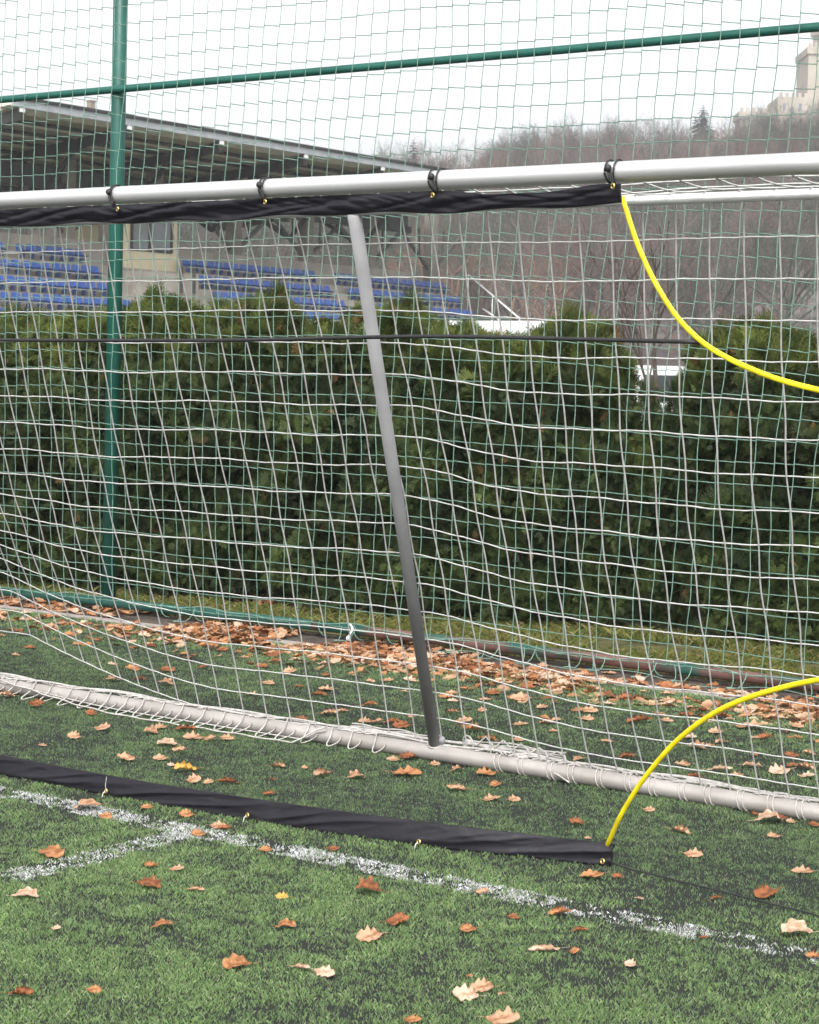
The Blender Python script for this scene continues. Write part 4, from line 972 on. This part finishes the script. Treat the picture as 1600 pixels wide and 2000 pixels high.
for k, q in enumerate(info):
    size, cn, fm, zt, zg, px, py, P, Lm, rot = q
    me = LM[(cn, fm, random.randrange(2))]; o = bpy.data.objects.new('oak_leaf', me); COL.objects.link(o)
    o.location = (P[0], P[1], .006); flip = random.random() < .5; a = SCR+(R_(-rot)*2.2 if rot is not None else random.uniform(-.55, .55))+(PI if flip else 0)
    tl = random.uniform(-.14, .14)
    rx = random.uniform(.1, .62) if fm in ('flat', 'curled', 'folded') else random.uniform(-.05, .35)
    if zg in ('behind net', 'turf edge'): rx *= .7
    o.rotation_euler = (-rx if flip else rx, tl, a)
    up = abs(math.sin(tl))*Lm*.4+abs(math.sin(o.rotation_euler[0]))*Lm*.20
    if zg == 'tube': up = max(up, .004)
    o.location.z = .006+up
    o.scale = (Lm, Lm*random.uniform(.95, 1.25), Lm*random.uniform(.4, .68))
    tag(o, labels[k], 'leaf', 'fallen oak leaves: '+zg)
# thick leaf litter along the fence pipe: nobody could count it
LV = []; LP = {c: [] for c in leafcols}; n0 = 0; cl_ = list(leafcols); base = {}
for ci, cn in enumerate(cl_):
    b = leaf_geo(300+ci, ['curled', 'flat', 'folded', 'curled', 'curled'][ci], 14, 4); base[cn] = (np.concatenate(b.V), b.P)
LI = {c: MB() for c in leafcols}
for i in range(6000):
    x = random.uniform(-12.5, -3.2); y = TEDGE-.04+random.gauss(0, .15)
    left = float(sstep(-5.2, -7.8, np.array(x))); 
    if random.random() < .62*left: y = random.uniform(TEDGE-.12, 5.2) if x < -8.0 else random.uniform(TEDGE-.12, 4.25)
    if vnoise(np.array([x*1.7]), np.array([y*2.2]), 5)[0] < (.34 if left > .5 else .20): continue
    if random.random() < .12: y = TEDGE-.2-abs(random.gauss(0, .25))
    if not (2.9 < y < 5.3): continue
    cn = random.choice(['tan', 'tan', 'tan', 'orange brown', 'pale', 'orange brown', 'rust brown']); V, P = base[cn]
    s = random.uniform(.05, .092); a, b_, c_ = random.uniform(0, 6.28), random.uniform(-.3, .3), random.uniform(-.35, .35)
    from mathutils import Euler
    Rm = np.array(Euler((b_, c_, a)).to_matrix()); V2 = (V*s*np.array([1, 1.1, .6]))@Rm.T; V2 = V2+np.array([x, y, -V2[:, 2].min()-.004+random.uniform(0, .012)*left])
    LI[cn].add(V2, *P)
allV = []; allP = []; mi = []; n0 = 0
for ci, cn in enumerate(cl_):
    mbx = LI[cn]
    if not mbx.V: continue
    V = np.concatenate(mbx.V); 
    for p in mbx.P: allP.append(p+n0); mi.append(np.full(len(p), ci))
    allV.append(V); n0 += len(V)
me = mesh_np('leaf_litter', np.concatenate(allV), allP)
for cn in cl_: me.materials.append(leafm[cn])
me.polygons.foreach_set('material_index', np.concatenate(mi).astype(np.int32)); me.update()
o = obj('leaf_litter', me); tag(o, 'thick drift of brown oak leaves along the fence base pipe', 'leaf litter', kind='stuff')

# ------------------------------------------------------------------ damp air
HAZE = 0.0006
if HAZE:
    b = MB(); b.box((-480, -40, -3), (160, 640, 95)); m_ = bpy.data.materials.new('haze'); m_.use_nodes = True; nt = m_.node_tree
    nt.nodes.remove(nt.nodes['Principled BSDF']); v = nt.nodes.new('ShaderNodeVolumePrincipled'); v.inputs['Density'].default_value = HAZE; v.inputs['Color'].default_value = (.93, .95, 1, 1)
    nt.links.new(v.outputs[0], nt.nodes['Material Output'].inputs['Volume'])
    o = b.build('haze', m_, smooth=False); tag(o, 'thin pale damp haze over the whole place', 'haze', kind='stuff')
